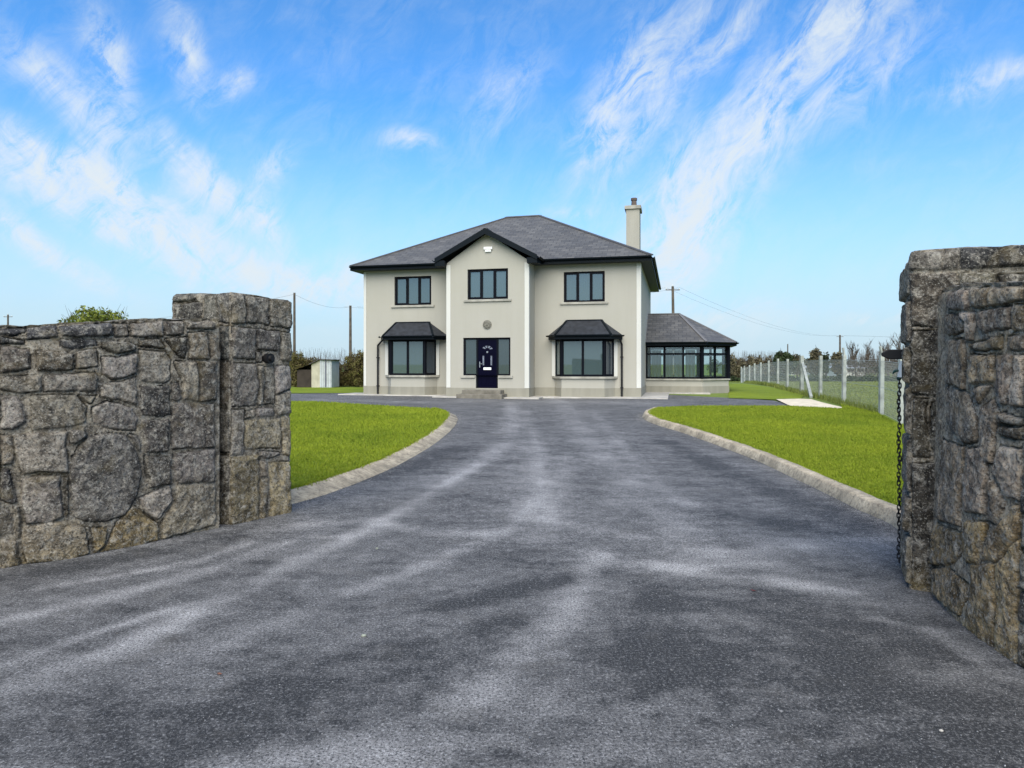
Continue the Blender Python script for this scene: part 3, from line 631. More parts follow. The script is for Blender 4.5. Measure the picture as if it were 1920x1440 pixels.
# left wall path, traced along its foot, then continued out of the picture
lw = [(-6.4, 3.25), (-5.6, 3.65), (-4.9, 4.05), (-4.3, 4.5)] + [G(0, 1064), G(90, 1052), G(179, 1037), G(296, 1013), G(404, 991)]
e_ = np.array(G(404, 991)); d_ = e_ - np.array(G(296, 1013)); d_ /= np.linalg.norm(d_)
lw = lw + [tuple(e_ + d_ * 0.012)]
PL = Path(smooth_line(lw, 90))
ST3 = [ # left wall, each stone outlined
 [(0,240),(120,238),(125,262),(60,283),(0,272)], [(125,238),(280,232),(285,290),(200,303),(130,300)], [(0,282),(60,292),(120,302),(122,320),(0,324)],
 [(290,232),(540,222),(545,282),(480,288),(300,280)], [(550,222),(620,220),(625,282),(552,288)], [(630,218),(780,212),(783,283),(700,288),(634,286)], [(787,212),(888,208),(888,273),(850,283),(792,278)], [(895,208),(1010,208),(1035,225),(1035,250),(900,246)],
 [(0,332),(70,335),(145,345),(150,440),(90,455),(0,455)], [(175,355),(350,360),(353,447),(180,448)], [(362,350),(470,347),(472,433),(364,443)], [(290,298),(465,303),(475,335),(330,343),(292,335)],
 [(485,318),(550,306),(620,308),(658,325),(648,352),(560,368),(495,345)], [(485,375),(560,382),(657,366),(658,468),(540,492),(490,470)], [(670,300),(768,293),(798,330),(795,345),(672,335)],
 [(670,348),(798,355),(828,400),(823,490),(790,512),(672,500)], [(792,292),(898,285),(902,345),(898,392),(868,388),(832,350)], [(908,262),(998,260),(1002,310),(1015,398),(912,395)], [(1006,264),(1045,272),(1047,400),(1022,400)],
 [(0,482),(130,472),(200,472),(203,550),(100,555),(0,546)], [(210,472),(455,456),(473,482),(470,545),(212,552)], [(484,530),(540,502),(654,482),(658,612),(600,603),(484,575)], [(838,402),(940,405),(955,480),(950,600),(880,590),(876,480)],[(946,405),(1043,408),(1045,590),(958,600),(960,480)],
 [(674,522),(818,522),(823,662),(760,670),(682,663)], [(828,506),(868,502),(872,588),(850,598),(830,588)], [(0,568),(80,572),(118,610),(123,700),(60,733),(0,736)], [(150,567),(368,562),(422,620),(418,698),(340,720),(150,740)],
 [(378,564),(468,567),(440,608),(402,590)], [(442,622),(520,592),(638,627),(668,682),(658,743),(560,738),(452,708)], [(687,687),(813,682),(808,838),(702,843),(692,760)], [(832,612),(1030,610),(1030,818),(827,826),(822,700)],
 [(0,757),(58,762),(78,850),(60,898),(0,903)], [(67,757),(323,742),(328,938),(112,946),(82,860)], [(337,737),(400,730),(423,765),(370,803),(342,800)], [(420,773),(500,748),(598,758),(658,832),(683,940),(663,1060),(598,1148),(520,1178),(420,1178),(362,1158),(338,1050),(342,862)],
 [(615,757),(658,762),(678,800),(678,843),(655,800)], [(692,857),(828,872),(818,905),(822,998),(722,1018),(702,960)], [(834,847),(1033,822),(1033,983),(862,996),(838,960)], [(0,917),(38,922),(88,1080),(60,1088),(0,1070)], [(102,962),(288,952),(298,1148),(240,1178),(122,1188),(107,1080)],
 [(307,962),(328,962),(328,1138),(312,1148)], [(672,1062),(818,1004),(832,1080),(760,1168),(702,1128)], [(852,1007),(1035,992),(1040,1196),(782,1262),(772,1182),(842,1082)], [(0,1102),(48,1112),(68,1238),(0,1248)], [(112,1207),(250,1168),(408,1202),(437,1328),(330,1366),(122,1382),(108,1262)],
 [(432,1202),(518,1207),(498,1300),(462,1328)], [(502,1308),(562,1182),(640,1098),(718,1150),(758,1182),(758,1272),(472,1333)], [(0,1262),(88,1272),(93,1392),(0,1402)], [(70,1098),(98,1100),(100,1260),(76,1262)],
]
def tone3(c):
    x, y = c
    if y < 325 and x < 545: return (0.085, 0.088, 0.095)
    if y > 1180: return (0.34, 0.27, 0.14) if 440 < x < 760 else (0.28, 0.25, 0.195)
    if 335 < x < 690 and 745 < y < 1180: return (0.165, 0.160, 0.155)
    return None
stones = []
for P in ST3:
    q = [PL.from_px(*zt3(p)) for p in P]
    if all(q): stones.append((q, tone3(np.mean(P, axis=0))))
sL0 = PL.from_px(0, 700)[0]
stones = [s for s in stones] + filler(0, sL0 - 0.004, 0.0, 1.86, 11)
zl = lambda px, py: PL.from_px(px, py)
tops = [zl(0, 613), zl(108, 608), zl(112, 606), zl(300, 601), zl(404, 599)]
ltop = lambda s: np.interp(s, [0, tops[0][0]] + [t[0] for t in tops[1:]], [1.9, tops[0][1]] + [t[1] for t in tops[1:]])
wall_mesh('stone_wall', PL, 1, -0.08, ltop, 0.42, stones, 3, 0.0075, 'curving rubble stone wall left of the driveway, low dark coping, big round boulder in its face', 'wall', cope_h=0.10)

# right wall
rw0 = np.array(G(1764, 1118)); dd = rw0 - np.array(G(1787, 1150))
rwp = [tuple(rw0 + dd / np.linalg.norm(dd) * 0.12), G(1764, 1118), (2.635, 3.95), (2.585, 3.55), (2.585, 3.2), (2.66, 2.75), (2.95, 2.2), (3.5, 1.7), (4.2, 1.4)]
PR = Path(smooth_line(rwp, 90))
ST4 = [[(480,362),(598,352),(622,460),(598,493),(482,480)],[(612,347),(728,338),(738,460),(690,478),(632,468)],[(740,337),(936,328),(938,430),(830,458),(748,463)],[(946,330),(1010,328),(1010,430),(946,425)],
 [(478,502),(548,507),(588,560),(583,620),(500,653),(478,640)],[(558,507),(656,492),(640,688),(604,688),(602,570)],[(692,487),(887,458),(878,598),(722,633),(688,600)],[(902,452),(1010,440),(1010,610),(893,618)],
 [(482,667),(588,662),(600,760),(598,900),(598,1000),(478,940)],[(622,702),(826,642),(838,733),(692,748),(624,740)],[(852,642),(1010,630),(1010,740),(862,743)],[(622,772),(778,767),(793,830),(778,958),(642,958),(614,850)],
 [(802,772),(910,764),(905,960),(880,1098),(832,1098),(794,960)],[(915,762),(1010,760),(1010,1108),(890,1100)],[(474,952),(618,1012),(688,1182),(688,1338),(600,1348),(482,1202)],[(652,977),(768,972),(694,1090)],[(702,1112),(782,1052),(828,1150),(800,1300),(798,1470),(702,1470)],
 [(832,1145),(1010,1170),(1010,1225),(825,1230)],[(822,1240),(1010,1235),(1010,1330),(822,1300)]]
ST5 = [[(415,12),(556,52),(548,190),(538,526),(402,488),(402,250)],[(564,62),(700,55),(697,260),(688,465),(562,438)],[(748,52),(930,70),(930,388),(792,350),(724,200)],[(402,502),(548,560),(550,700),(470,755),(378,748),(382,560)],[(572,492),(688,497),(697,520),(640,738),(572,748),(554,600)],
 [(712,205),(778,345),(798,372),(742,518),(702,498)],[(722,562),(860,402),(930,400),(930,560),(762,738),(664,718)],[(382,762),(480,767),(598,862),(588,958),(540,1056),(402,940)],[(612,752),(750,742),(760,960),(740,1268),(562,1118),(602,960)],[(762,745),(930,570),(930,1000),(930,1350),(745,1270)]]
rst = []
for P, zt_, in [(p, zt4) for p in ST4] + [(p, zt5) for p in ST5]:
    q = [PR.from_px(min(zt_(p)[0], 1926), zt_(p)[1]) for p in P]
    if all(q):
        low = np.mean(P, axis=0)[1] > 560 and zt_ is zt5
        tb = [(0.38, 0.32, 0.25), (0.54, 0.46, 0.36), (0.29, 0.25, 0.20), (0.44, 0.36, 0.25)][len(rst) % 4]; rst.append((q, (0.44, 0.34, 0.19) if low else tb))
sR1 = PR.from_px(1926, 800)[0]
rst += filler(sR1 + 0.004, PR.L, 0.0, 1.92, 12)
rt = [PR.from_px(1778, 540), PR.from_px(1850, 535), PR.from_px(1920, 531)]
rtop = lambda s: np.interp(s, [0] + [t[0] for t in rt] + [PR.L], [rt[0][1]] + [t[1] for t in rt] + [1.85])
wall_mesh('stone_wall', PR, 1, -0.08, rtop, 0.42, rst, 5, 0.0065, 'rubble stone wall right of the driveway, close by, mossy brown at its foot', 'wall', batter=0.045, cope_h=0.10, depth=0.024, mortar=(0.48, 0.41, 0.30))

# ------------------------------------------------------------------ gate pillars
def pillar(corners, ztops, face_stones, seed, step, label, cope_h, zt_fn):
    """corners: 4 plan points counter-clockwise from above, corner 0 -> 1 is the first traced face"""
    P = np.array(corners, float); n = 4; L = [np.linalg.norm(P[(i + 1) % 4] - P[i]) for i in range(4)]; cum = np.concatenate([[0], np.cumsum(L)])
    ns = int(cum[-1] / step); s_ = np.linspace(0, cum[-1], ns, endpoint=False); pos = np.empty((ns, 2)); N = np.empty((ns, 2)); r = 0.035
    cen = P.mean(0)
    fn = []
    for i in range(4):
        t = (P[(i + 1) % 4] - P[i]) / L[i]; nn = np.array([t[1], -t[0]]); 
        if nn @ ((P[i] + P[(i + 1) % 4]) / 2 - cen) < 0: nn = -nn
        fn.append((t, nn))
    for k, s in enumerate(s_):
        i = min(int(np.searchsorted(cum, s, side='right') - 1), 3); d = s - cum[i]; t, nn = fn[i]; p = P[i] + t * d; Nn = nn.copy()
        e0 = d; e1 = L[i] - d
        if e0 < r: u = (1 - e0 / r); Nn = nn * (1 - u / 2) + fn[i - 1][1] * (u / 2); p = p - (nn + fn[i - 1][1]) * (u * u * 0.010)
        if e1 < r: u = (1 - e1 / r); Nn = nn * (1 - u / 2) + fn[(i + 1) % 4][1] * (u / 2); p = p - (nn + fn[(i + 1) % 4][1]) * (u * u * 0.010)
        pos[k] = p; N[k] = Nn / np.linalg.norm(Nn)
    zt = np.interp(s_, cum, list(ztops) + [ztops[0]]) + 0.012 * fbm(s_ * 4, s_ * 0, seed, 3) * 2
    zb = -0.08; nz = int((max(zt) - zb) / step); f = np.linspace(0, 1, nz); Sg, Fg = np.meshgrid(s_, f, indexing='ij'); Zg = zb + Fg * (zt[:, None] - zb)
    stones = []
    for fi, sts in face_stones.items():
        for Q, tone in sts: stones.append(([(cum[fi] + a, b) for a, b in Q], tone))
    H, C = stone_field(Sg, Zg, stones, seed, 0.028)
    H = H - 0.028 * np.exp(-(zt[:, None] - Zg) / 0.018)
    V = np.stack([pos[:, None, 0] + N[:, None, 0] * H, pos[:, None, 1] + N[:, None, 1] * H, Zg], -1)
    # top: rings shrinking to the centre
    rings = 14; c3 = np.array([*cen, float(np.mean(zt)) + 0.03]); last = V[:, -1]
    tt = np.linspace(0, 1, rings + 1)[1:]
    Vt = last[:, None, :] * (1 - tt)[None, :, None] + c3 * tt[None, :, None]; Vt[..., 2] += 0.02 * fbm(Vt[..., 0] * 9, Vt[..., 1] * 9, seed, 4)
    Vt[:, -1] = c3
    Ct = np.empty(Vt.shape); Ct[:] = (0.24, 0.23, 0.20)
    A = np.concatenate([V, Vt], 1); CC = np.concatenate([C, Ct], 1); m = A.shape[1]; idx = np.arange(ns * m).reshape(ns, m); nxt = np.roll(idx, -1, 0)
    q = np.stack([idx[:, :-1], nxt[:, :-1], nxt[:, 1:], idx[:, 1:]], -1).reshape(-1, 4)
    ar = sum(P[i][0] * P[(i + 1) % 4][1] - P[(i + 1) % 4][0] * P[i][1] for i in range(4))
    if ar < 0: q = q[:, ::-1]
    zm = (zt[:, None] - A[:, :-1, 2]).reshape(-1)
    root = empty('gate_pillar', (float(cen[0]), float(cen[1]), 0)); tag(root, label, 'pillar')
    Al = A.reshape(-1, 3) - np.array([cen[0], cen[1], 0]); Cl = CC.reshape(-1, 3); cope = zm < cope_h
    for nm, msk in (('masonry', ~cope), ('cap_course', cope)):
        fq = q[msk]; u, inv = np.unique(fq, return_inverse=True); me = np_mesh(nm, Al[u], inv.reshape(-1, 4), True); set_col(me, 'tone', Cl[u]); link(nm, me, M_stone, root)
    return root
def face_fn(a, b):
    """pixel -> (s, z) on the vertical plane a->b"""
    a = np.array(a, float); b = np.array(b, float); L = np.linalg.norm(b - a); p = Path([a, b])
    return lambda px, py: p.from_px(px, py)
th = R(27.5); gu = np.array([math.cos(th), -math.sin(th)]); gv = np.array([math.sin(th), math.cos(th)])
# left pillar: c0 = near corner, c1 = corner on the gate side behind, going counter-clockwise
c0 = np.array(G(430, 985)); cA = c0 + gv * 0.66; cA[0] += 0.07; cB = c0 - gu * 0.80; cD = cB + gv * 0.66
LP = [c0, cA, cD, cB]
fA = face_fn(c0, cA); fB = face_fn(cB, c0)
A7 = [[(165,62),(242,66),(244,235),(165,240)],[(250,70),(377,84),(380,244),(250,235)],[(384,86),(515,106),(517,268),(385,250)],[(165,252),(300,264),(299,440),(165,435)],[(306,264),(440,276),(442,345),(437,395),(308,386)],[(448,280),(520,285),(519,455),(448,450)],
 [(305,395),(345,400),(345,460),(308,457)],[(165,463),(306,463),(318,600),(300,706),(165,713)],[(314,472),(347,477),(346,700),(316,706)],[(354,482),(410,482),(412,700),(350,700)],[(417,480),(517,470),(512,612),(415,640)],[(415,647),(511,617),(508,755),(415,765)],
 [(165,724),(241,724),(236,960),(225,986),(160,991)],[(246,730),(300,726),(300,776),(250,780)],[(308,722),(405,720),(405,765),(310,770)],[(240,786),(440,785),(455,870),(440,950),(236,956)],[(447,770),(505,770),(505,995),(457,986)],[(160,1000),(320,986),(320,1150),(325,1385),(160,1395)],
 [(325,966),(440,966),(450,985),(370,1010),(322,1000)],[(325,1020),(370,1026),(372,1112),(325,1112)],[(330,1120),(369,1125),(366,1360),(336,1370),(322,1200)],[(384,1030),(508,1022),(505,1345),(385,1360)]]
LA = []
for P in A7:
    cy = np.mean([p[1] for p in P]); LA.append(([fA(*zt7(p)) for p in P], (0.36, 0.31, 0.21) if cy > 1100 else ((0.36, 0.32, 0.24) if 760 < cy < 960 and np.mean([p[0] for p in P]) > 240 else ((0.27, 0.255, 0.23) if random.random() < .5 else None))))
for q, _ in LA:
    assert all(q)
B3 = [[(785,82),(940,77),(945,115),(790,117)],[(785,125),(845,125),(845,225),(785,225)],[(850,125),(975,120),(975,225),(850,225)],[(982,75),(1048,75),(1050,215),(986,212)],[(1053,75),(1112,72),(1112,222),(1053,218)],
 [(1000,235),(1112,232),(1112,398),(1000,395)],[(1000,408),(1112,405),(1112,622),(1000,620)],[(1000,632),(1112,630),(1112,852),(1000,850)],[(1000,862),(1112,860),(1112,1190),(1000,1200)]]
LB = []
for k, P in enumerate(B3):
    q = [fB(*zt3(p)) for p in P]; LB.append((q, [(0.10, 0.10, 0.09), None, (0.09, 0.088, 0.08), (0.12, 0.12, 0.105), (0.10, 0.10, 0.095), (0.075, 0.085, 0.09), (0.15, 0.13, 0.095), (0.11, 0.105, 0.09), (0.11, 0.10, 0.085)][k]))
LB += filler(0.0, 0.42, 0, 1.5, 31)
zA = CH + (HOR - 563) / F * cA[1]; z0 = CH + (HOR - 547) / F * c0[1]; zB = CH + (HOR - 552) / F * cB[1]
Ls = [np.linalg.norm(cA - c0), 0.8, 0.66, 0.8]
lp = pillar(LP, [z0, zA, zA, zB], {0: LA, 1: filler(0, .8, 0, 2.2, 21), 2: filler(0, .66, 0, 2.2, 22), 3: LB}, 41, 0.0085, 'square rough stone gate pillar left of the driveway with a black socket near its top', 0.29, None)
# right pillar: corner 0 near corner; face 0 runs right (front), gate-side face is face 3
k0 = np.array(G(1705, 1105)); kR = k0 + gu * 0.80; kD = kR + gv * 0.66; kL = k0 + gv * 0.66
RP = [k0, kR, kD, kL]
fF = face_fn(k0, kR); fG = face_fn(kL, k0)
F4 = [[(215,110),(432,97),(432,225),(215,226)],[(442,95),(545,87),(545,225),(442,225)],[(552,85),(960,62),(1010,60),(1010,200),(850,210),(555,216)],[(215,252),(530,247),(530,330),(480,360),(480,600),(215,588)],[(540,240),(780,240),(780,345),(545,345)],[(790,258),(1010,245),(1010,340),(800,345)],[(215,615),(480,610),(480,1000),(440,1040),(225,1032),(215,900)],
 [(232,1050),(352,1055),(328,1200),(350,1330),(350,1432),(232,1432)],[(370,1080),(480,1050),(480,1440),(375,1440),(347,1230)]]
F5 = [[(208,145),(430,145),(430,500),(420,885),(212,890)]]
RF = [([fF(*zt4(p)) for p in P], [(0.16, 0.155, 0.145), (0.19, 0.18, 0.16), (0.085, 0.088, 0.092), (0.105, 0.095, 0.082), (0.12, 0.115, 0.10), (0.11, 0.105, 0.09), (0.085, 0.08, 0.07), (0.12, 0.11, 0.085), (0.11, 0.105, 0.085)][k]) for k, P in enumerate(F4)] + [([fF(*zt5(p)) for p in P], (0.10, 0.094, 0.08)) for P in F5]
RF = [(q, t) for q, t in RF if all(q)]
gl_ = [(0, .66, 0.02, .34), (0, .66, .36, 0.62), (0, .3, .64, 1.0), (.31, .66, .64, 1.0), (0, .66, 1.02, 1.35), (0, .66, 1.37, 1.62), (0, .33, 1.64, 1.94), (.34, .66, 1.64, 1.94), (0, .66, 1.96, 2.2)]
RG = [([(a + .005, b + .005), (c - .005, b + .005), (c - .005, d - .005), (a + .005, d - .005)], (0.24, 0.225, 0.19)) for a, c, b, d in gl_]
zk = CH + (HOR - 471) / F * k0[1]; zr = CH + (HOR - 457) / F * (k0[1] * 0.93)
rp = pillar(RP, [zk, zr, zr, zk], {0: RF, 1: filler(0, .66, 0, 2.2, 23), 2: filler(0, .8, 0, 2.2, 24), 3: RG}, 43, 0.0075, 'square rough stone gate pillar right of the driveway, nearest the camera, with a black iron bracket', 0.20, None)

# iron fittings
def part_at(mb, name, m_, root, **k):
    o = mb.build(name, m_, root, **k); o.location = -root.location; return o
hx = fA(500, 672); hp = c0 + gv * 0.36 + np.array([0.0, 0]); 
pz = hx[1]; ax = (cA - c0) / np.linalg.norm(cA - c0); hp = c0 + ax * hx[0]; nn = np.array([ax[1], -ax[0]])
mb = MB(); mb.tube([(*(hp - nn * 0.02), pz), (*(hp + nn * 0.062), pz)], 0.048, 16); mb.tube([(*(hp + nn * 0.062), pz), (*(hp + nn * 0.085), pz)], [0.03, 0.022], 12)
part_at(mb, 'hinge_socket', M_black, lp)
# right bracket: arm reaching from the gate-side face
bz = CH + (HOR - 664) / F * 4.95
q = kL - gv * 0.12; gd = -gu
mb = MB()
a0 = q + gd * (-0.03); a1 = q + gd * 0.155; 
prof = [(0, -0.036), (0.135, -0.036), (0.185, -0.012), (0.185, 0.012), (0.135, 0.036), (0, 0.036)]
for w in (-0.028, 0.028): pass
vs = [(*(q + gd * (p[0] - 0.03) + gv * 0.028), bz + p[1]) for p in prof] + [(*(q + gd * (p[0] - 0.03) - gv * 0.028), bz + p[1]) for p in prof]
k = len(prof); mb.add(vs, [tuple(range(k)), tuple(range(2 * k - 1, k - 1, -1))] + [(i, i + k, (i + 1) % k + k, (i + 1) % k) for i in range(k)])
br = part_at(mb, 'bracket', M_black, rp, bevel=0.006)
mb = MB(); pc = q + gd * 0.012; mb.tube([(*(pc), bz - 0.05), (*(pc + gd * 0.012), bz - 0.17)], [0.026, 0.030], 14); part_at(mb, 'galvanised_pin', M_galv, rp, smooth=False)
# chain
mb = MB(); ct = q + gd * 0.040; zt0 = bz - 0.15; zb0 = CH + (HOR - 1052) / F * ct[1]; zz = zt0; i = 0; random.seed(3)
sway = 0.0
while zz > zb0:
    ln = 0.042; wd_ = 0.0105; ph = i % 2; ang = th + (math.pi / 2 if ph else 0) + random.uniform(-.35, .35); ux, uy = math.cos(ang), -math.sin(ang)
    ox = 0.004 * math.sin(i * 0.7); cx, cy = ct[0] + ox, ct[1]
    pts = []
    for t in range(13):
        a = 2 * math.pi * t / 12; h = (ln / 2 - wd_) * (1 if math.sin(a) > 0 else -1) if abs(math.sin(a)) > 0.01 else 0
        pts.append((cx + ux * wd_ * math.cos(a), cy + uy * wd_ * math.cos(a), zz - ln / 2 + h + wd_ * math.sin(a)))
    mb.tube(pts, 0.0042, 6, caps=False); zz -= ln - 0.012; i += 1
ch = mb.build('chain', M_black, smooth=True); tag(ch, 'black iron chain hanging down beside the gate side of the right stone pillar', 'chain')
mb = MB(); hk = []
for t in range(14):
    a = -math.pi * 0.5 + t / 13 * math.pi * 1.45; hk.append((ct[0] - 0.012 + 0.03 * math.cos(a) * gu[0], ct[1] + 0.03 * math.cos(a) * gu[1], zt0 - 0.0 + 0.03 * math.sin(a)))
mb.tube(hk, [0.010] * 12 + [0.007, 0.004], 8); mb.build('hook', mat('green_steel', (0.01, 0.05, 0.04), 0.4), ch, smooth=True)

# ------------------------------------------------------------------ the house
HA = R(13.5); HX0 = (683 - 960) / F * 28.0; HY0 = 28.0; HZ0 = 0.25
house = empty('house', (HX0, HY0, HZ0), -HA)
tag(house, 'two storey cream rendered house with slate roof, central gable, navy door and sunroom', 'house')
ca, sa = math.cos(HA), math.sin(HA)
def HU(px, py, v=0.0):
    """photo pixel -> (u, z) on the house plane at local depth v"""
    a = (px - 960) / F
    # X = HX0 + u ca + v sa ; Y = HY0 - u sa + v ca ; X = a Y
    u = (a * (HY0 + v * ca) - HX0 - v * sa) / (ca + a * sa); Y = HY0 - u * sa + v * ca
    return u, CH + (HOR - py) / F * Y - HZ0
def hu(px, v=0.0): return HU(px, 0, v)[0]
def hz(px, py, v=0.0): return HU(px, py, v)[1]
WID = hu(1201); DEP = 10.4; WT = 5.0; GP = 1.15
WT = hz(683, 510)
gL, gR = hu(838, -GP), hu(991, -GP)
def wall_holes(mb, origin, du, nrm, L, z0, z1, holes, th_, mi=0, rev=0.12):
    """wall plane starting at origin going along du; holes (a,b,c,d) in (s,z); nrm outward"""
    o = Vector((*origin, 0)); d = Vector((*du, 0)); n_ = Vector((*nrm, 0))
    ss_ = sorted({0, L, *[h[0] for h in holes], *[h[1] for h in holes]}); zs = sorted({z0, z1, *[h[2] for h in holes], *[h[3] for h in holes]})
    pt = lambda s, z, k=0: o + d * s + Vector((0, 0, z)) - n_ * k
    for i in range(len(ss_) - 1):
        for j in range(len(zs) - 1):
            cs = (ss_[i] + ss_[i + 1]) / 2; cz = (zs[j] + zs[j + 1]) / 2
            if any(h[0] < cs < h[1] and h[2] < cz < h[3] for h in holes): continue
            a, b, c, e = ss_[i], ss_[i + 1], zs[j], zs[j + 1]
            mb.poly([pt(a, c), pt(b, c), pt(b, e), pt(a, e)], mi)
    for h in holes:
        a, b, c, e = h
        for (p, q) in (((a, c), (a, e)), ((b, e), (b, c)), ((a, e), (b, e)), ((b, c), (a, c))):
            mb.poly([pt(*p), pt(*q), pt(*q, rev), pt(*p, rev)], mi)
def window(parent, origin, du, nrm, a, b, c, e, splits, fw=0.065, set_=0.07, trans=None, name='window', glass=None, sill=None, cas=True, blind=None):
    """frame mesh with one pane mesh per light; splits = fractions for vertical mullions; trans = transom fraction"""
    glass = glass or M_glass
    o = Vector((*origin, 0)); d = Vector((*du, 0)); n_ = Vector((*nrm, 0))
    def pt(s, z, k): return o + d * s + Vector((0, 0, z)) - n_ * k
    fr = MB()
    def rb(s0, s1, z0, z1, k0, k1):
        P = [pt(s0, z0, k0), pt(s1, z0, k0), pt(s1, z0, k1), pt(s0, z0, k1), pt(s0, z1, k0), pt(s1, z1, k0), pt(s1, z1, k1), pt(s0, z1, k1)]
        fr.add(P, [(0, 3, 2, 1), (4, 5, 6, 7), (0, 1, 5, 4), (1, 2, 6, 5), (2, 3, 7, 6), (3, 0, 4, 7)])
    rb(a, b, c, c + fw, set_, set_ + .07); rb(a, b, e - fw, e, set_, set_ + .07); rb(a, a + fw, c + fw, e - fw, set_, set_ + .07); rb(b - fw, b, c + fw, e - fw, set_, set_ + .07)
    xs = [a + fw] + [a + (b - a) * f for f in splits] + [b - fw]; cells = []
    mw = fw * 1.15
    for f in splits: rb(a + (b - a) * f - mw / 2, a + (b - a) * f + mw / 2, c + fw, e - fw, set_ - .004, set_ + .07)
    for i in range(len(xs) - 1):
        s0 = xs[i] + (mw / 2 if i else 0); s1 = xs[i + 1] - (mw / 2 if i < len(xs) - 2 else 0)
        if trans:
            zt_ = c + (e - c) * trans; rb(s0, s1, zt_ - fw * .55, zt_ + fw * .55, set_ + .001, set_ + .07); cells += [(s0, s1, c + fw, zt_ - fw * .55), (s0, s1, zt_ + fw * .55, e - fw)]
        else: cells.append((s0, s1, c + fw, e - fw))
    if cas:
        for i, (s0, s1, z0, z1) in enumerate(cells):
            if len(cells) == 3 and i == 1: continue
            w_ = 0.028
            rb(s0, s1, z0, z0 + w_, set_ - .012, set_ + .05); rb(s0, s1, z1 - w_, z1, set_ - .012, set_ + .05); rb(s0, s0 + w_, z0 + w_, z1 - w_, set_ - .012, set_ + .05); rb(s1 - w_, s1, z0 + w_, z1 - w_, set_ - .012, set_ + .05)
    fo = fr.build(name, M_frame, parent)
    for s0, s1, z0, z1 in cells:
        pm = MB(); k = set_ + .03; pm.poly([pt(s0, z0, k), pt(s1, z0, k), pt(s1, z1, k), pt(s0, z1, k)]); pm.build('pane', glass, fo)
    if blind:
        for s0, s1, z0, z1 in cells:
            pm = MB(); nseg = 14; k0 = set_ + 0.16
            for i in range(nseg):
                u0 = s0 + (s1 - s0) * i / nseg; u1 = s0 + (s1 - s0) * (i + 1) / nseg; w0 = 0.02 * math.sin(i * 1.9); w1 = 0.02 * math.sin((i + 1) * 1.9)
                pm.poly([pt(u0, z0 - .05, k0 + w0), pt(u1, z0 - .05, k0 + w1), pt(u1, z1 + .05, k0 + w1), pt(u0, z1 + .05, k0 + w0)])
            pm.build('curtain', M_blind, fo)
    if sill:
        sm = MB()
        x0, x1, h_, pr = sill
        P = [pt(x0, c - h_, -pr), pt(x1, c - h_, -pr), pt(x1, c - h_, set_), pt(x0, c - h_, set_), pt(x0, c - .012, -pr), pt(x1, c - .012, -pr), pt(x1, c, set_), pt(x0, c, set_)]
        sm.add(P, [(0, 3, 2, 1), (4, 5, 6, 7), (0, 1, 5, 4), (1, 2, 6, 5), (2, 3, 7, 6), (3, 0, 4, 7)]); sm.build('sill', M_sill, fo, bevel=0.006)
    return fo
def rect(px0, px1, py0, py1, v=0.0):
    pm_ = (px0 + px1) / 2; return hu(px0, v), hu(px1, v), hz(pm_, py1, v), hz(pm_, py0, v)
w1 = rect(739.5, 808.6, 518, 572); w2 = rect(1057, 1134, 509, 566); w3 = rect(876.5, 952.5, 504, 561, -GP)
bayL = rect(730, 799, 638, 704); bayR = rect(1050, 1143, 636, 706)
PT = 0.36   # plinth height
walls = MB()
F0 = (0, -1)
bL = (hu(728), hu(812)); bR = (hu(1050), hu(1142))
wall_holes(walls, (0, 0), (1, 0), F0, gL, 0, WT + .05, [w1, (bL[0], bL[1], .85, 2.25)], .3)
wall_holes(walls, (gR, 0), (1, 0), F0, WID - gR, 0, WT + .05, [(w2[0] - gR, w2[1] - gR, w2[2], w2[3]), (bR[0] - gR, bR[1] - gR, .85, 2.25)], .3)
# door opening: wide sidelights above sills, narrow door below
dz0 = hz(913, 728, -GP); dz1 = hz(913, 633, -GP); ds = hz(913, 704, -GP); dA, dB = hu(868.5, -GP), hu(957, -GP); eA, eB = hu(892, -GP), hu(933.5, -GP)
gz1 = hz(912, 437, -GP)
wall_holes(walls, (gL, -GP), (1, 0), F0, gR - gL, 0, WT + .05, [(w3[0] - gL, w3[1] - gL, w3[2], w3[3]), (dA - gL, dB - gL, ds, dz1), (eA - gL, eB - gL, dz0, ds)], .3)
gc = (gL + gR) / 2
walls.poly([(gL, -GP, WT + .05), (gR, -GP, WT + .05), (gc, -GP, gz1)])
for x in (gL, gR): walls.poly([(x, -GP, 0), (x, 0, 0), (x, 0, WT + .05), (x, -GP, WT + .05)])
walls.poly([(WID, 0, 0), (WID, DEP, 0), (WID, DEP, WT + .05), (WID, 0, WT + .05)]); walls.poly([(0, 0, 0), (0, DEP, 0), (0, DEP, WT + .05), (0, 0, WT + .05)]); walls.poly([(0, DEP, 0), (WID, DEP, 0), (WID, DEP, WT + .05), (0, DEP, WT + .05)])
walls.build('wall', M_rend, house)
# dark interior shell so panes are not see-through to sky
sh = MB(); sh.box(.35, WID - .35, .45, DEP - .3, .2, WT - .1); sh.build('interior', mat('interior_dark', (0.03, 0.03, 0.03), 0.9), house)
# plinth
pl = MB(); e = 0.025
pl.box(-e, gL - e, -e, 0.0, -.3, PT); pl.box(gL - e, gL, -GP, 0, -.3, PT); pl.box(gL - e, eA - .02, -GP - e, -GP, -.3, PT); pl.box(eB + .02, gR + e, -GP - e, -GP, -.3, PT); pl.box(eA - .02, eB + .02, -GP - e, -GP, -.3, dz0 - .01)
pl.box(gR, gR + e, -GP, -e, -.3, PT); pl.box(gR, WID + e, -e, 0, -.3, PT); pl.box(WID, WID + e, 0, DEP, -.3, PT); pl.box(-e, 0, 0, DEP, -.3, PT)
pl.build('plinth', M_plinth, house)
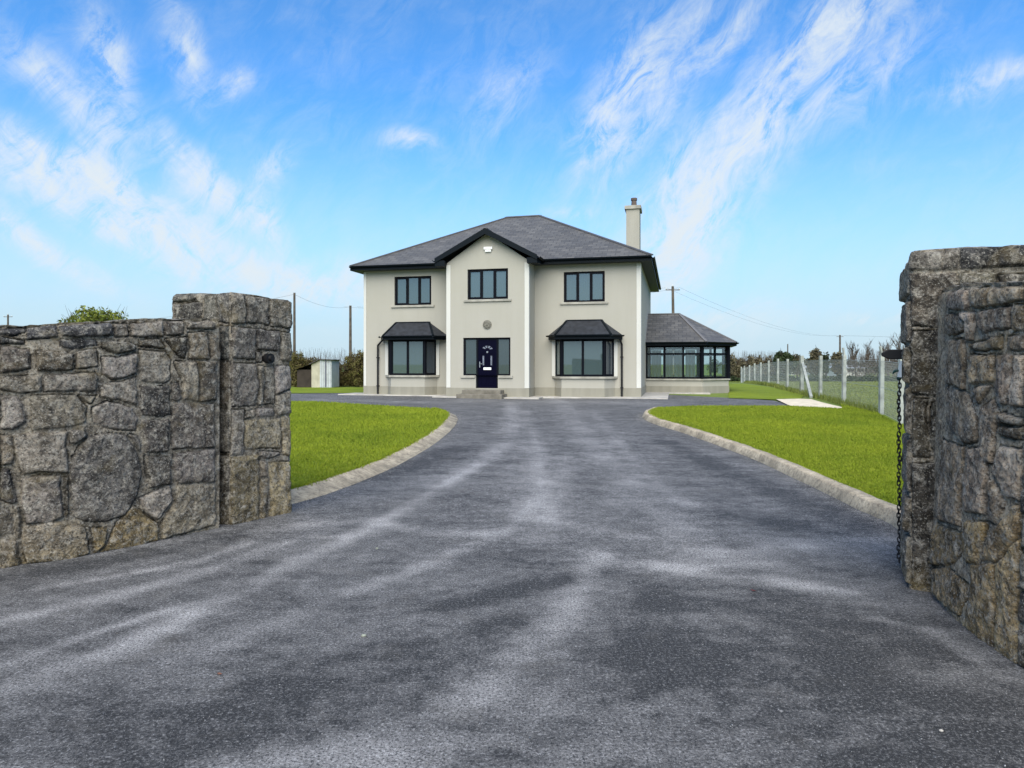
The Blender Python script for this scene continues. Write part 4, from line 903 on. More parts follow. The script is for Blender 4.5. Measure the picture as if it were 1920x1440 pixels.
# corner bands
def band(x0, x1, y0, y1):
    b = MB(); b.box(x0, x1, y0, y1, PT + .003, WT - .02); b.build('corner_band', M_band, house, bevel=0.008)
bw = 0.15
band(gL - .02, gL + bw, -GP - .022, -GP); band(gR - bw, gR + .02, -GP - .022, -GP); band(WID - bw, WID + .02, -.022, 0); band(-.02, .10, -.022, 0)
band(WID, WID + .02, .0, .24); band(gR, gR + .02, -GP, -GP + .12)
# windows
def sill_of(w, o=0, x=.13): return (w[0] - o - x, w[1] - o + x, .09, .06)
window(house, (0, 0), (1, 0), F0, *w1, (0.345, .655), sill=sill_of(w1), blind=1)
window(house, (0, 0), (1, 0), F0, *w2, (0.345, .655), sill=sill_of(w2), blind=1)
window(house, (0, -GP), (1, 0), F0, *w3, (0.345, .655), sill=sill_of(w3), blind=1)
# door with sidelights
df = MB(); fw = .07; v0 = -GP + .07; v1 = v0 + .08
df.box(dA, dB, v0, v1, dz1 - fw, dz1); df.box(dA, dA + fw, v0, v1, ds + fw * .8, dz1 - fw); df.box(dB - fw, dB, v0, v1, ds + fw * .8, dz1 - fw)
df.box(eA, eA + fw, v0, v1, dz0, dz1 - fw); df.box(eB - fw, eB, v0, v1, dz0, dz1 - fw); df.box(dA, eA, v0, v1, ds, ds + fw * .8); df.box(eB, dB, v0, v1, ds, ds + fw * .8)
dfo = df.build('door_frame', M_frame, house)
for x0, x1 in ((dA + fw, eA - .0), (eB + .0, dB - fw)):
    p = MB(); p.poly([(x0, v0 + .03, ds + .056), (x1, v0 + .03, ds + .056), (x1, v0 + .03, dz1 - fw), (x0, v0 + .03, dz1 - fw)]); p.build('sidelight_pane', M_side, dfo)
    p = MB(); p.box(x0 - (.16 if x0 < gc else -.02), x1 + (.16 if x0 > gc else -.02), -GP - .06, -GP + .06, ds - .09, ds - .005); p.build('sill', M_sill, dfo)
dr = MB(); dv = v0 + .02; dx0, dx1 = eA + fw + .003, eB - fw - .003; dt = dz1 - fw - .005; dr.box(dx0, dx1, dv, dv + .05, dz0 + .01, dt)
def moulding(x0, x1, z0, z1, t=.02):
    for b in ((x0, x1, z0, z0 + t), (x0, x1, z1 - t, z1), (x0, x0 + t, z0 + t, z1 - t), (x1 - t, x1, z0 + t, z1 - t)): dr.box(b[0], b[1], dv - .012, dv, b[2], b[3])
dc = (dx0 + dx1) / 2; dw_ = dx1 - dx0
zr_ = lambda py: hz(913, py, -GP)
moulding(dc - .27, dc - .03, zr_(690), zr_(662)); moulding(dc + .03, dc + .27, zr_(690), zr_(662)); moulding(dc - .25, dc - .03, zr_(722), zr_(700)); moulding(dc + .03, dc + .25, zr_(722), zr_(700))
do = dr.build('door', M_door, house)
fan = MB(); n_ = 12; zc = zr_(656); pts = []
ro, ri_ = .21, .10
for k in range(n_ + 1):
    a = math.pi * (0.08 + .84 * k / n_); pts.append((dc + ro * math.cos(a), zc + ro * .75 * math.sin(a))); 
inn = [(dc + ri_ * math.cos(math.pi * (0.08 + .84 * k / n_)), zc + ri_ * .75 * math.sin(math.pi * (0.08 + .84 * k / n_))) for k in range(n_ + 1)]
for k in range(n_):
    if k % 3 == 2: continue
    fan.add([(pts[k][0], dv - .008, pts[k][1]), (pts[k + 1][0], dv - .008, pts[k + 1][1]), (inn[k + 1][0], dv - .008, inn[k + 1][1]), (inn[k][0], dv - .008, inn[k][1])], [(0, 1, 2, 3)])
fan.build('fanlight', M_lead, do)
g = MB(); zk_ = zr_(660); g.tube([(dc, dv - .02, zk_), (dc, dv, zk_)], .035, 10); g.build('knocker', M_chrome, do)
for sx in (-.155, .155):
    g = MB(); g.box(dc + sx - .03, dc + sx + .03, dv - .008, dv - .001, zr_(685), zr_(667)); g.build('door_light', M_lead, do)
g = MB(); g.box(dc - .15, dc + .15, dv - .02, dv - .001, zr_(693.5), zr_(689)); g.build('letterbox', M_white, do)
g = MB(); hx_ = dx0 + .06; g.box(hx_ - .018, hx_ + .018, dv - .015, dv - .001, zr_(689), zr_(678)); g.bar((hx_, dv - .04, zr_(682)), (hx_ + .11, dv - .04, zr_(682)), .02); g.build('handle', M_chrome, do)
# steps
for k, (w_, d_s, z1_) in enumerate(((.86, .85, dz0 * .45), (.74, .55, dz0 * .85))):
    s = MB(); s.box(gc - .08 - w_, gc - .08 + w_, -GP - d_s, -GP - e, -.3, z1_); s.build('step', M_step, house, bevel=.015)
# plaque, alarm
mb = MB(); cu, cz = HU(913.6, 608.6, -GP)
ringv = []; mb.tube([(cu, -GP + .0, cz), (cu, -GP - .035, cz)], [.17, .165], 26); mb.tube([(cu, -GP - .035, cz), (cu, -GP - .06, cz)], [.155, .10], 26); mb.tube([(cu, -GP - .06, cz), (cu, -GP - .075, cz)], [.05, .045], 16)
mb.build('round_plaque', mat('stone_plaque', (0.14, 0.135, 0.11), 0.8, .5, 18), house)
cu, cz = HU(915.5, 467.5, -GP); mb = MB(); mb.box(cu - .17, cu + .17, -GP - .07, -GP, cz - .02, cz + .09); mb.box(cu - .12, cu + .12, -GP - .065, -GP, cz - .11, cz - .02); mb.build('alarm_box', M_white, house, bevel=.02)

# main roof
OV = .42; EZ = WT + .02; FH = .19
zE = WT + .20
ridge_v = DEP / 2; RZ = hz(981, 406.5, ridge_v)
rL, rR = hu(950, ridge_v), hu(1012, ridge_v)
x0, x1, y0, y1 = -OV, WID + OV, -OV, DEP + OV
def roof_mesh(name, faces, parent, m_=M_slate, thick=.0):
    mb = MB()
    for f in faces: mb.poly(f)
    o = mb.build(name, m_, parent)
    def fn(co_, nr):
        h = Vector((-nr.y, nr.x, 0))
        if h.length < 1e-4: return (co_.x, co_.y)
        h.normalize(); up = nr.cross(h); return (co_.dot(h), co_.dot(up))
    uv_from(o, fn); return o
A_, B_, C_, D_ = (x0, y0, zE), (x1, y0, zE), (x1, y1, zE), (x0, y1, zE); E_, F_ = (rL, ridge_v, RZ), (rR, ridge_v, RZ)
roof = roof_mesh('roof', [(A_, B_, F_, E_), (B_, C_, F_), (C_, D_, E_, F_), (D_, A_, E_)], house)
# fascia + gutter + soffit
def fascia(mb, P, h, t=.03, closed=True):
    n = len(P)
    for i in range(n if closed else n - 1):
        a = Vector(P[i]); b = Vector(P[(i + 1) % n]); mb.bar(a - Vector((0, 0, h / 2)), b - Vector((0, 0, h / 2)), t, h)
pitch = (RZ - zE) / (ridge_v + OV)
fs = MB(); zf = zE - .012
def gutter(mb, a, b, out, z):
    a = Vector((*a, z)); b = Vector((*b, z)); o = Vector((*out, 0)); n = 8; vs = []
    for k in range(n + 1):
        an = math.pi * k / n; off = o * (.055 - .055 * math.cos(an)) + Vector((0, 0, -.06 * math.sin(an)))
        vs += [a + off, b + off]
    mb.add(vs, [(2 * k, 2 * k + 1, 2 * k + 3, 2 * k + 2) for k in range(n)])
gfl = gL - .38; gfr = gR + .38
fs.box(x0, gfl, y0, y0 + .03, zE - FH, zE - .012); fs.box(gfr, x1, y0, y0 + .03, zE - FH, zE - .012); fs.box(x1 - .03, x1, y0 + .03, y1 - .03, zE - FH, zE - .012); fs.box(x0, x0 + .03, y0 + .03, y1 - .03, zE - FH, zE - .012); fs.box(x0, x1, y1 - .03, y1, zE - FH, zE - .012)
fso = fs.build('fascia', M_fascia, house)
for g0, g1, g2_ in (((x0, y0 - .002), (gfl, y0 - .002), (0, -1)), ((gfr, y0 - .002), (x1, y0 - .002), (0, -1)), ((x1 + .002, y0), (x1 + .002, y1), (1, 0))): gt = MB(); gutter(gt, g0, g1, g2_, zE - .03); gt.build('gutter', M_fascia, house)
sf = MB(); sf.box(x0 + .03, gL - .003, y0 + .03, -.0, zE - FH + .005, zE - FH + .02); sf.box(gR + .003, x1 - .03, y0 + .03, -.0, zE - FH + .005, zE - FH + .02); sf.box(WID + .0, x1 - .03, 0.0, y1 - .03, zE - FH + .005, zE - FH + .02); sf.box(x0 + .03, 0, 0.0, y1 - .03, zE - FH + .005, zE - FH + .02)
sf.build('soffit', M_soffit, house)
rc = MB()
for a, b in ((A_, E_), (B_, F_), (C_, F_), (D_, E_), (E_, F_)): rc.bar(Vector(a) + Vector((0, 0, .012)), Vector(b) + Vector((0, 0, .012)), .16, .05)
rc.build('ridge_tiles', mat('ridge_tile', (0.085, 0.085, 0.092), 0.7, .2, 3), house)
# gable roof
gz_a = hz(912, 429, -GP - .3); ge = zE - .02; go_ = .38
yf = -GP - .30
slope = (gz_a - ge) / (gc - (gL - go_))
def main_v(z): return -OV + (z - zE) / pitch
apex_b = (gc, main_v(gz_a), gz_a)
gLx, gRx = gL - go_, gR + go_
lift = .015
groof = roof_mesh('gable_roof', [((gLx, yf, ge), (gc, yf, gz_a), (apex_b[0], apex_b[1] + .05, apex_b[2]), (gLx, main_v(ge) + .15, ge)), ((gc, yf, gz_a), (gRx, yf, ge), (gRx, main_v(ge) + .15, ge), (apex_b[0], apex_b[1] + .05, apex_b[2]))], house)
bb = MB()
for s, xx in ((-1, gLx), (1, gRx)):
    a = Vector((xx, yf - .018, ge)); b = Vector((gc, yf - .018, gz_a)); n_up = Vector((0, 0, 1))
    hB = .19
    vs = [(xx, yf, ge + .03), (gc, yf, gz_a + .03), (gc, yf, gz_a - hB), (xx, yf, ge - hB + .04)]
    vs2 = [(p[0], p[1] - .035, p[2]) for p in vs]
    bb.add(vs2 + vs, [(0, 1, 2, 3), (7, 6, 5, 4), (0, 4, 5, 1), (3, 2, 6, 7), (0, 3, 7, 4)])
    # boxed foot and side fascia
    ix = gL if s < 0 else gR
    bx = sorted([xx, ix]); bb.box(bx[0], bx[1], yf + .002, -GP - .03, ge - .26, ge - .06)
    bb.box(min(xx, xx - s * .03), max(xx, xx - s * .03), yf, -OV, ge - .2, ge - .01)
bb.build('bargeboard', M_fascia, house)
gs = MB()
for s, xx, ix in ((-1, gLx, gL), (1, gRx, gR)):
    a, b = sorted([xx + (-s) * .03, ix]); gs.box(a, b, -GP - .03, -OV, ge - .19, ge - .17)
# underside along the rake
for s, xx in ((-1, gLx), (1, gRx)): gs.add([(xx, yf, ge - .03), (gc, yf, gz_a - .03), (gc, -GP + .001, gz_a - .03), (xx, -GP + .001, ge - .03)], [(0, 1, 2, 3)])
gs.build('soffit', M_soffit, house)
for gx_, gs_ in ((gRx + .002, 1), (gLx - .002, -1)): g2 = MB(); gutter(g2, (gx_, yf), (gx_, -OV), (gs_, 0), ge - .03); g2.build('gutter', M_fascia, house)
r2 = MB(); r2.bar((gc, yf, gz_a + .015), (gc, apex_b[1] - .02, gz_a + .015), .16, .05); r2.build('ridge_tiles', mat('ridge_tile_dark', (0.05, 0.05, 0.056), 0.7), house)
# chimney
cv = 4.9; cu0, cu1 = hu(1174, cv), hu(1199, cv); ctz = hz(1186, 392, cv)
mb = MB(); mb.box(cu0, cu1, cv, cv + 1.0, WT, ctz); cho = mb.build('chimney', render_material('chimney_render', (0.33, 0.32, 0.275), .4), house)
mb = MB(); mb.box(cu0 - .07, cu1 + .07, cv - .07, cv + 1.07, ctz + .001, ctz + .16); mb.build('chimney_cap', M_sill, cho, bevel=.01)
pcu = (cu0 + cu1) / 2; pz1 = hz(1186, 371, cv + .3)
mb = MB(); mb.tube([(pcu + .03, cv + .4, ctz + .16), (pcu + .03, cv + .4, pz1 - .1), (pcu + .03, cv + .4, pz1 - .1), (pcu + .03, cv + .4, pz1)], [.13, .11, .14, .14], 16); mb.build('chimney_pot', mat('clay_pot', (0.10, 0.08, 0.07), .9, .3, 8), cho)

# bay windows
def bay(px_win, px_roof, py_win, py_roof, side_pipe, vroof):
    p = 0.50; c_ = 0.34
    fl, fr_ = hu(px_win[0], -p), hu(px_win[1], -p); a, b = fl - c_, fr_ + c_
    zb = hz((px_win[0] + px_win[1]) / 2, py_win[1], -p); zt = hz((px_win[0] + px_win[1]) / 2, py_win[0], -p)
    root = empty('bay_window', (0, 0, 0)); root.parent = house
    O = [(a, 0), (fl, -p), (fr_, -p), (b, 0)]
    m = MB(); m.prism([(x, y) for x, y in O], -.3, zb - .08); m.build('bay_wall', M_rend, root)
    e2 = .022; Oe = [(a - e2, 0), (fl - e2 * .5, -p - e2), (fr_ + e2 * .5, -p - e2), (b + e2, 0)]
    m = MB(); m.prism(Oe, -.3, PT); m.build('bay_plinth', M_plinth, root)
    m = MB(); Os = [(a - .12, 0), (fl - .05, -p - .07), (fr_ + .05, -p - .07), (b + .12, 0)]; m.prism(Os, zb - .08, zb - .002); m.build('sill', M_sill, root)
    for r0, r1 in ((a - .11, a + .02), (b - .02, b + .11)): m = MB(); m.box(r0, r1, -.05, 0, zb, zt); m.build('reveal_band', M_band, root)
    def seg(q0, q1, spl, fw_=.06, glass=None):
        d = Vector((q1[0] - q0[0], q1[1] - q0[1])); L = d.length; d.normalize(); n2 = (d.y, -d.x)
        window(root, q0, (d.x, d.y), n2, 0, L, zb, zt, spl, fw=fw_, set_=0.0, cas=False, glass=glass)
    seg(O[1], O[2], (.5,), .075); seg(O[0], O[1], (), .07); seg(O[2], O[3], (), .085, M_dglass)
    for q in (O[1], O[2]): m = MB(); m.tube([(q[0], q[1] + .02, zb), (q[0], q[1] + .02, zt)], .075, 10); m.build('corner_post', M_frame, root)
    m = MB(); m.box(a + .05, b - .05, .2, .22, zb, zt); m.build('curtain', M_blind, root)
    # canopy roof
    eL, eR = hu(px_roof[0], -.3), hu(px_roof[3], -.3); tL, tR = hu(px_roof[1], 0), hu(px_roof[2], 0)
    zt2 = hz((px_roof[1] + px_roof[2]) / 2, py_roof[0], 0); ze = hz((px_roof[0] + px_roof[3]) / 2, py_roof[1], -p - .28)
    fy = -p - .28; k1 = c_ + .02
    Eo = [(eL, 0, ze), (eL + .0, -.16, ze), (eL + k1, fy, ze), (eR - k1, fy, ze), (eR, -.16, ze), (eR, 0, ze)]
    t0, t1 = (tL, -.01, zt2), (tR, -.01, zt2)
    roof_mesh('bay_roof', [(Eo[2], Eo[3], t1, t0), (Eo[1], Eo[2], t0), (Eo[0], Eo[1], t0), (Eo[3], Eo[4], t1), (Eo[4], Eo[5], t1)], root, M_dslate)
    m = MB(); Pf = [(x, y) for x, y, _ in Eo]; m.prism(Pf, zt + .0, ze - .003)
    m.build('fascia', M_fascia, root)
    m = MB()
    for i in range(1, 4):
        A2 = Vector(Eo[i]); B2 = Vector(Eo[i + 1]); dd2 = (B2 - A2).normalized(); o2 = (dd2.y, -dd2.x); gutter(m, (A2.x, A2.y), (B2.x, B2.y), o2, ze - .01)
    m.build('gutter', M_fascia, root)
    m = MB()
    for aa, b2 in ((Eo[2], t0), (Eo[3], t1), (t0, t1)): m.bar(Vector(aa) + Vector((0, 0, .01)), Vector(b2) + Vector((0, 0, .01)), .08, .03)
    m.build('ridge_tiles', M_fascia, root)
    m = MB(); xp = hu(side_pipe, -.06); ee = eL + .08 if side_pipe < px_win[0] else eR - .08
    m.tube([(ee, -.22, ze - .05), (ee, -.20, ze - .16), (xp, -.07, ze - .36), (xp, -.07, ze - .45), (xp, -.07, -.05)], .038, 10)
    for zz_ in (.35, 1.5): m.box(xp - .055, xp + .055, -.10, 0, zz_, zz_ + .04)
    m.build('downpipe', M_black, root, smooth=False)
    return root
bay((733, 796), (711.5, 743, 805, 836), (637, 703.5), (604.5, 629), 708.5, 0)
bay((1053, 1133), (1027, 1063, 1128, 1166), (636, 706), (600.5, 627), 1166, 0)

# sunroom
SV = 4.6
sz = lambda py, px=1265, v=SV: hz(px, py, v)
u0 = WID; u1 = hu(1317, SV); tdiag = 1.16; u2 = u1 + tdiag; SD = 5.0
OUT = [(u0, SV), (u1, SV), (u2, SV + tdiag), (u2, SV + SD - tdiag), (u1, SV + SD), (u0, SV + SD)]
zs_b = sz(710); zs_t = sz(648); 
m = MB()
for i in range(5):
    a, b = Vector(OUT[i]), Vector(OUT[i + 1]); d = (b - a).normalized(); nin = Vector((-d.y, d.x))
    q = [a, b, b + nin * .28, a + nin * .28]; m.prism([tuple(x) for x in q], -.35, zs_b - .07)
m.build('sunroom_wall', M_rend, house)
m = MB(); cx_, cy_ = (u0 + u2) / 2, SV + SD / 2
def grow(P, g): return [(x + (g if x > u0 + .1 else 0) * (1 if x >= u2 - .01 else .45), y + (-g if y < cy_ else g) * (1 if abs(y - cy_) > SD / 2 - .01 else .42)) for x, y in P]
m.prism(grow(OUT, .025), -.35, PT - .06); m.build('sunroom_plinth', M_plinth, house)
m = MB(); m.prism(grow(OUT, .07), zs_b - .07, zs_b - .004); m.build('sunroom_sill', M_sill, house)
m = MB(); m.poly([(x, y, zs_b + .0) for x, y in [(u0 + .02, SV + .3), (u1, SV + .3), (u2 - .3, SV + 1.3), (u2 - .3, SV + SD - 1.3), (u1, SV + SD - .3), (u0 + .02, SV + SD - .3)]]); m.build('sunroom_floor', M_room, house)
tf = .70
for i, spl in enumerate(((.335, .665), (.5,), (.333, .667), (.5,), (.333, .667))):
    a, b = Vector(OUT[i]), Vector(OUT[i + 1]); d = b - a; L = d.length; d.normalize()
    window(house, tuple(a), (d.x, d.y), (d.y, -d.x), 0, L, zs_b, zs_t, spl, fw=.075, set_=.02, trans=.75, cas=False, glass=M_sglass)
for q in OUT[1:5]: m = MB(); m.tube([(q[0] - .02, q[1], zs_b), (q[0] - .02, q[1], zs_t)], .09, 10); m.build('sunroom_post', M_frame, house)
for a_, b_ in (((u0 + .1, SV + SD - .45), (u1 - .1, SV + SD - .45)),):
    m = MB(); n_ = 60
    for i in range(n_):
        t0_, t1_ = i / n_, (i + 1) / n_
        if i % 15 in (13, 14): continue
        f0, f1 = .05 * math.sin(i * 1.3), .05 * math.sin((i + 1) * 1.3)
        m.poly([(a_[0] + (b_[0] - a_[0]) * t0_, a_[1] + f0, zs_b), (a_[0] + (b_[0] - a_[0]) * t1_, a_[1] + f1, zs_b), (a_[0] + (b_[0] - a_[0]) * t1_, a_[1] + f1, zs_t - .1), (a_[0] + (b_[0] - a_[0]) * t0_, a_[1] + f0, zs_t - .1)])
    m.build('sunroom_curtain', mat('pale_curtain', (0.75, 0.8, 0.75), .9), house)
ov = .33; EO = grow(OUT, ov); zse = sz(641, v=SV - ov); srz = hz(1262, 588.5, SV + SD / 2); ur = hu(1273, SV + SD / 2)
EO3 = [(x, y, zse) for x, y in EO]; t1_ = (ur, SV + SD / 2, srz); t0_ = (u0, SV + SD / 2, srz)
roof_mesh('sunroom_roof', [(EO3[0], EO3[1], t1_, t0_), (EO3[1], EO3[2], t1_), (EO3[2], EO3[3], t1_), (EO3[3], EO3[4], t1_), (EO3[4], EO3[5], t0_, t1_)], house)
m = MB()
for a, b in ((EO3[1], t1_), (EO3[2], t1_), (EO3[3], t1_), (EO3[4], t1_), (t0_, t1_)): m.bar(Vector(a) + Vector((0, 0, .01)), Vector(b) + Vector((0, 0, .01)), .12, .04)
m.build('ridge_tiles', mat('ridge_tile_light', (0.13, 0.13, 0.135), .7), house)
m = MB(); m.prism(EO, zs_t, zse - .004); m.build('fascia', M_fascia, house)
m = MB()
for i in range(4):
    A2 = Vector(EO3[i]); B2 = Vector(EO3[i + 1]); d2 = (B2 - A2).normalized(); gutter(m, (A2.x, A2.y), (B2.x, B2.y), (d2.y, -d2.x), zse - .01)
m.build('gutter', M_fascia, house)

# footpath round the house
def H2W(u, v): return (HX0 + u * ca + v * sa, HY0 - u * sa + v * ca)
pp = [H2W(-.9, -.55), H2W(gL - .4, -.7), H2W(gL - .4, -GP - .55), H2W(gR + .5, -GP - .55), H2W(gR + .5, -.95), H2W(WID + 1.0, -.95), H2W(WID + 1.0, SV - .7), H2W(u1 + .3, SV - .7), H2W(u1 + .3, SV + 1), H2W(WID - .5, SV + 1), H2W(WID - .5, 1), H2W(-.9, 1)]
m = MB(); m.prism(pp, 0.1, .29); o = m.build('footpath', M_conc, bevel=.01); tag(o, kind='structure')

# ------------------------------------------------------------------ fence
froot = empty('wire_fence', (fx[1][0], fx[1][1], float(gz(*fx[1])))); tag(froot, 'chain link fence on pale concrete posts running back from the right pillar', 'fence')
FHH = 1.52
def fp(mb, name, m_, parent=froot, **k):
    o = mb.build(name, m_, parent, **k)
    o.matrix_parent_inverse = Matrix.Translation(-froot.location); return o
fpts = fx
tilt = {3: .02, 5: -.02}
for i, (x, y) in enumerate(fpts):
    z = float(gz(x, y)); m = MB(); w_ = .10 if i != 4 else .13; hh_ = FHH + (.1 if i == 4 else random.uniform(-.02, .04)); t = random.uniform(-.02, .02)
    m.bar((x, y, z - .1), (x + t, y, z + hh_), w_)
    if i in (1, 2): m.bar((x + t, y, z + hh_), (x + t - .05, y - .02, z + hh_ + .24), .05)
    fp(m, 'post', M_post)
x, y = fpts[4]; z = float(gz(x, y)); m = MB(); bx_, by_ = G(1521, 746); m.bar((x + .02, y - .05, z + 1.3), (bx_, by_, float(gz(bx_, by_)) + .02), .10); fp(m, 'brace', M_post)
for i in range(len(fpts) - 1):
    a = np.array([*fpts[i], float(gz(*fpts[i]))]); b = np.array([*fpts[i + 1], float(gz(*fpts[i + 1]))]); L = np.linalg.norm((b - a)[:2]); d = (b - a) / L; m = MB()
    hgt_ = 1.36; st_ = .12 * (1 if i < 5 else 2.0); wr = .0022 * (1 if i < 5 else 1.5)
    def P3(s, z): q = a + d * s; return (q[0], q[1], q[2] + z)
    s = -hgt_
    while s < L:
        for sg in (1, -1):
            s0, z0_, s1, z1_ = (s, 0.03, s + hgt_, .03 + hgt_) if sg > 0 else (s, .03 + hgt_, s + hgt_, .03)
            if s0 < 0: z0_ += sg * (-s0); s0 = 0
            if s1 > L: z1_ -= sg * (s1 - L); s1 = L
            if s1 > s0: m.tube([P3(s0, z0_), P3(s1, z1_)], wr, 3, caps=False)
        s += st_
    for zz_ in (.03, .7, 1.39): m.tube([P3(0, zz_), P3(L, zz_)], .005, 4, caps=False)
    fp(m, 'mesh_panel', M_mesh)

# ------------------------------------------------------------------ vegetation
def leaf_cloud(name, blobs, n, size, m_, parent=None, seed=1, aspect=1.0, flat=0.0, rough=.5, upright=0.0):
    """n leaf quads through the volume of several ellipsoids (x,y,z,rx,ry,rz)"""
    r = np.random.default_rng(seed); B = np.array(blobs, float); vol = B[:, 3] * B[:, 4] * B[:, 5]; k = r.choice(len(B), n, p=vol / vol.sum())
    d = r.normal(size=(n, 3)); d /= np.linalg.norm(d, axis=1)[:, None]; rad = r.random(n) ** (1 / 2.2)
    P = B[k, :3] + d * rad[:, None] * B[k, 3:]
    nz_ = fbm(P[:, 0] * 2.2 / B[k, 3].mean() + 9, P[:, 1] * 2.2 / B[k, 3].mean(), P[:, 2] * 2.2 / B[k, 3].mean(), 3)
    keep = (rad < 0.80 + rough * nz_ * 2.2); P = P[keep]; nz_ = nz_[keep]; n = len(P)
    u = r.normal(size=(n, 3)); 
    if upright: u[:, 2] += upright * np.sign(u[:, 2] + .5)
    u /= np.linalg.norm(u, axis=1)[:, None]; v = np.cross(u, r.normal(size=(n, 3))); v /= np.linalg.norm(v, axis=1)[:, None]
    s = size * r.uniform(.5, 1.4, n)[:, None]; u = u * s * aspect; v = v * s / max(aspect, 1)
    V = np.stack([P - u, P - v * .8, P + u, P + v * .8], 1).reshape(-1, 3)
    me = np_mesh(name, V, np.arange(n * 4).reshape(-1, 4)); t = np.clip(.5 + nz_ * 1.3 + r.normal(0, .2, n), 0, 1)
    set_col(me, 'leaf', np.repeat(np.column_stack([t, t, t]), 4, axis=0)); return link(name, me, m_, parent)
def branches(base, h, spread, n, seed, r0=.06, parent=None, name='trunk', m_=None, levels=2, up=.8):
    rr = random.Random(seed); m = MB(); base = Vector(base)
    def grow_(p, d, L, r, lv):
        pts = [p]; q = p.copy(); dd = d.copy()
        for k in range(4): dd = (dd + Vector((rr.uniform(-.2, .2), rr.uniform(-.2, .2), rr.uniform(-.05, .15)))).normalized(); q = q + dd * L / 4; pts.append(q.copy())
        m.tube(pts, [r, r * .85, r * .65, r * .45, r * .2], 5 if lv else 7, caps=False)
        if lv < levels:
            for _ in range(n):
                t = rr.uniform(.3, 1); i = min(int(t * 4), 3); pp_ = pts[i].lerp(pts[i + 1], t * 4 - i)
                nd = (dd * up + Vector((rr.uniform(-1, 1), rr.uniform(-1, 1), rr.uniform(0, .7))) * spread).normalized(); grow_(pp_, nd, L * rr.uniform(.4, .65), r * .45, lv + 1)
    grow_(base, Vector((0, 0, 1)), h, r0, 0)
    return m.build(name, m_ or M_bark, parent)
def P_at(px, y, z=None):
    X = (px - 960) / F * y; return (X, y, float(gz(X, y)) if z is None else z)
def Zat(py, y): return CH + (HOR - py) / F * y

# shrub showing over the left wall
y = 9.5; r_ = empty('shrub', P_at(178, y)); tag(r_, 'leafy yellow green shrub whose top shows above the left stone wall', 'shrub')
def prt(o, root): o.matrix_parent_inverse = Matrix.Translation(-root.location); return o
xs = lambda px: (px - 960) / F * y
bl = [(xs(178), y, Zat(612, y), .42, .40, .30), (xs(150), y, Zat(610, y), .28, .3, .20), (xs(215), y, Zat(608, y), .26, .3, .19), (xs(180), y, Zat(592, y), .2, .2, .15), (xs(178), y, Zat(690, y), .5, .45, .6)]
bl = [(a, b, c, d * 1.0, e_ * 1.0, f) for a, b, c, d, e_, f in bl]
prt(leaf_cloud('crown', bl, 11000, .020, M_leafbush, r_, 5, 1.5, rough=.9), r_)
rb = random.Random(4); m = MB()
for k in range(45):
    a = Vector((xs(178) + rb.uniform(-.35, .35), y + rb.uniform(-.2, .2), Zat(606, y))); b = a + Vector((rb.uniform(-.15, .15), 0, rb.uniform(.08, .26))); m.tube([a, b], [.003, .0012], 4, caps=False)
prt(m.build('twigs', M_bark, r_), r_)
prt(branches(P_at(178, y), 1.25, .5, 5, 3, .04, r_, levels=1), r_)

# hedge behind the house on the left
def hedge(name, label, px0, px1, y, ytop, n, size, m_, seed, depth=1.2, var=.25, twigs=0, parent_cat='hedge', group=None, base=None, aspect=1.6, upright=.6):
    root = empty(name, P_at((px0 + px1) / 2, y)); tag(root, label, parent_cat, group); r = random.Random(seed); bl = []
    x0_, x1_ = (px0 - 960) / F * y, (px1 - 960) / F * y; ht = Zat(ytop, y); N = max(3, int(abs(x1_ - x0_) / 1.1)); hgt_ = ht - float(gz(x0_, y))
    for i in range(N):
        x_ = x0_ + (x1_ - x0_) * (i + .5) / N; w_ = (x1_ - x0_) / N; g_ = float(gz(x_, y)); tz_ = ht + r.uniform(-var, var) * hgt_ * .5
        bl.append((x_, y + r.uniform(-.2, .2), g_ + (tz_ - g_) * .32, w_ * 1.0, depth * .7, (tz_ - g_) * .46)); bl.append((x_ + w_ * .5, y, g_ + (tz_ - g_) * .22, w_ * .9, depth * .7, (tz_ - g_) * .35)); bl.append((x_ + r.uniform(-.2, .2), y, g_ + (tz_ - g_) * .68, w_ * r.uniform(.5, .8), depth * .5, (tz_ - g_) * .34))
    prt(leaf_cloud('foliage', bl, n, size, m_, root, seed, aspect, rough=.5, upright=upright), root)
    if twigs:
        m = MB(); 
        for _ in range(twigs):
            a = Vector((r.uniform(x0_, x1_), y + r.uniform(-.4, .4), ht - hgt_ * .5)); b = a + Vector((r.uniform(-.3, .3), 0, hgt_ * r.uniform(.35, .72))); m.tube([a, b], [.014 * y / 60, .005 * y / 60], 3, caps=False)
        o = m.build('twigs', M_bark, root); prt(o, root)
    return root
hedge('hedge', 'brown and olive field hedge behind the small shed, left of the house', 480, 690, 40, 664, 60000, .05, M_leafhedge, 11, twigs=420)
hedge('hedge', 'distant hedge seen low behind the left lawn beyond the pillar', 100, 480, 60, 672, 6000, .12, M_leafhedge, 12)
y = 38.5
r_ = empty('bush', P_at(563, y)); tag(r_, 'dark brown bushy shrub beside the small shed, next to the left pillar', 'bush')
prt(leaf_cloud('crown', [((563 - 960) / F * y, y, .95, .8, .7, .95), ((556 - 960) / F * y, y, 1.7, .5, .5, .6)], 6000, .045, M_leafhedge, r_, 15, 1.4), r_)
r_ = empty('bush', P_at(674, y)); tag(r_, 'tall dark bush touching the left corner of the house', 'bush')
prt(leaf_cloud('crown', [((674 - 960) / F * y, y, 1.0, .45, .5, 1.0), ((675 - 960) / F * y, y, 1.7, .35, .4, .65)], 6000, .045, M_leafhedge, r_, 16, 1.4), r_)

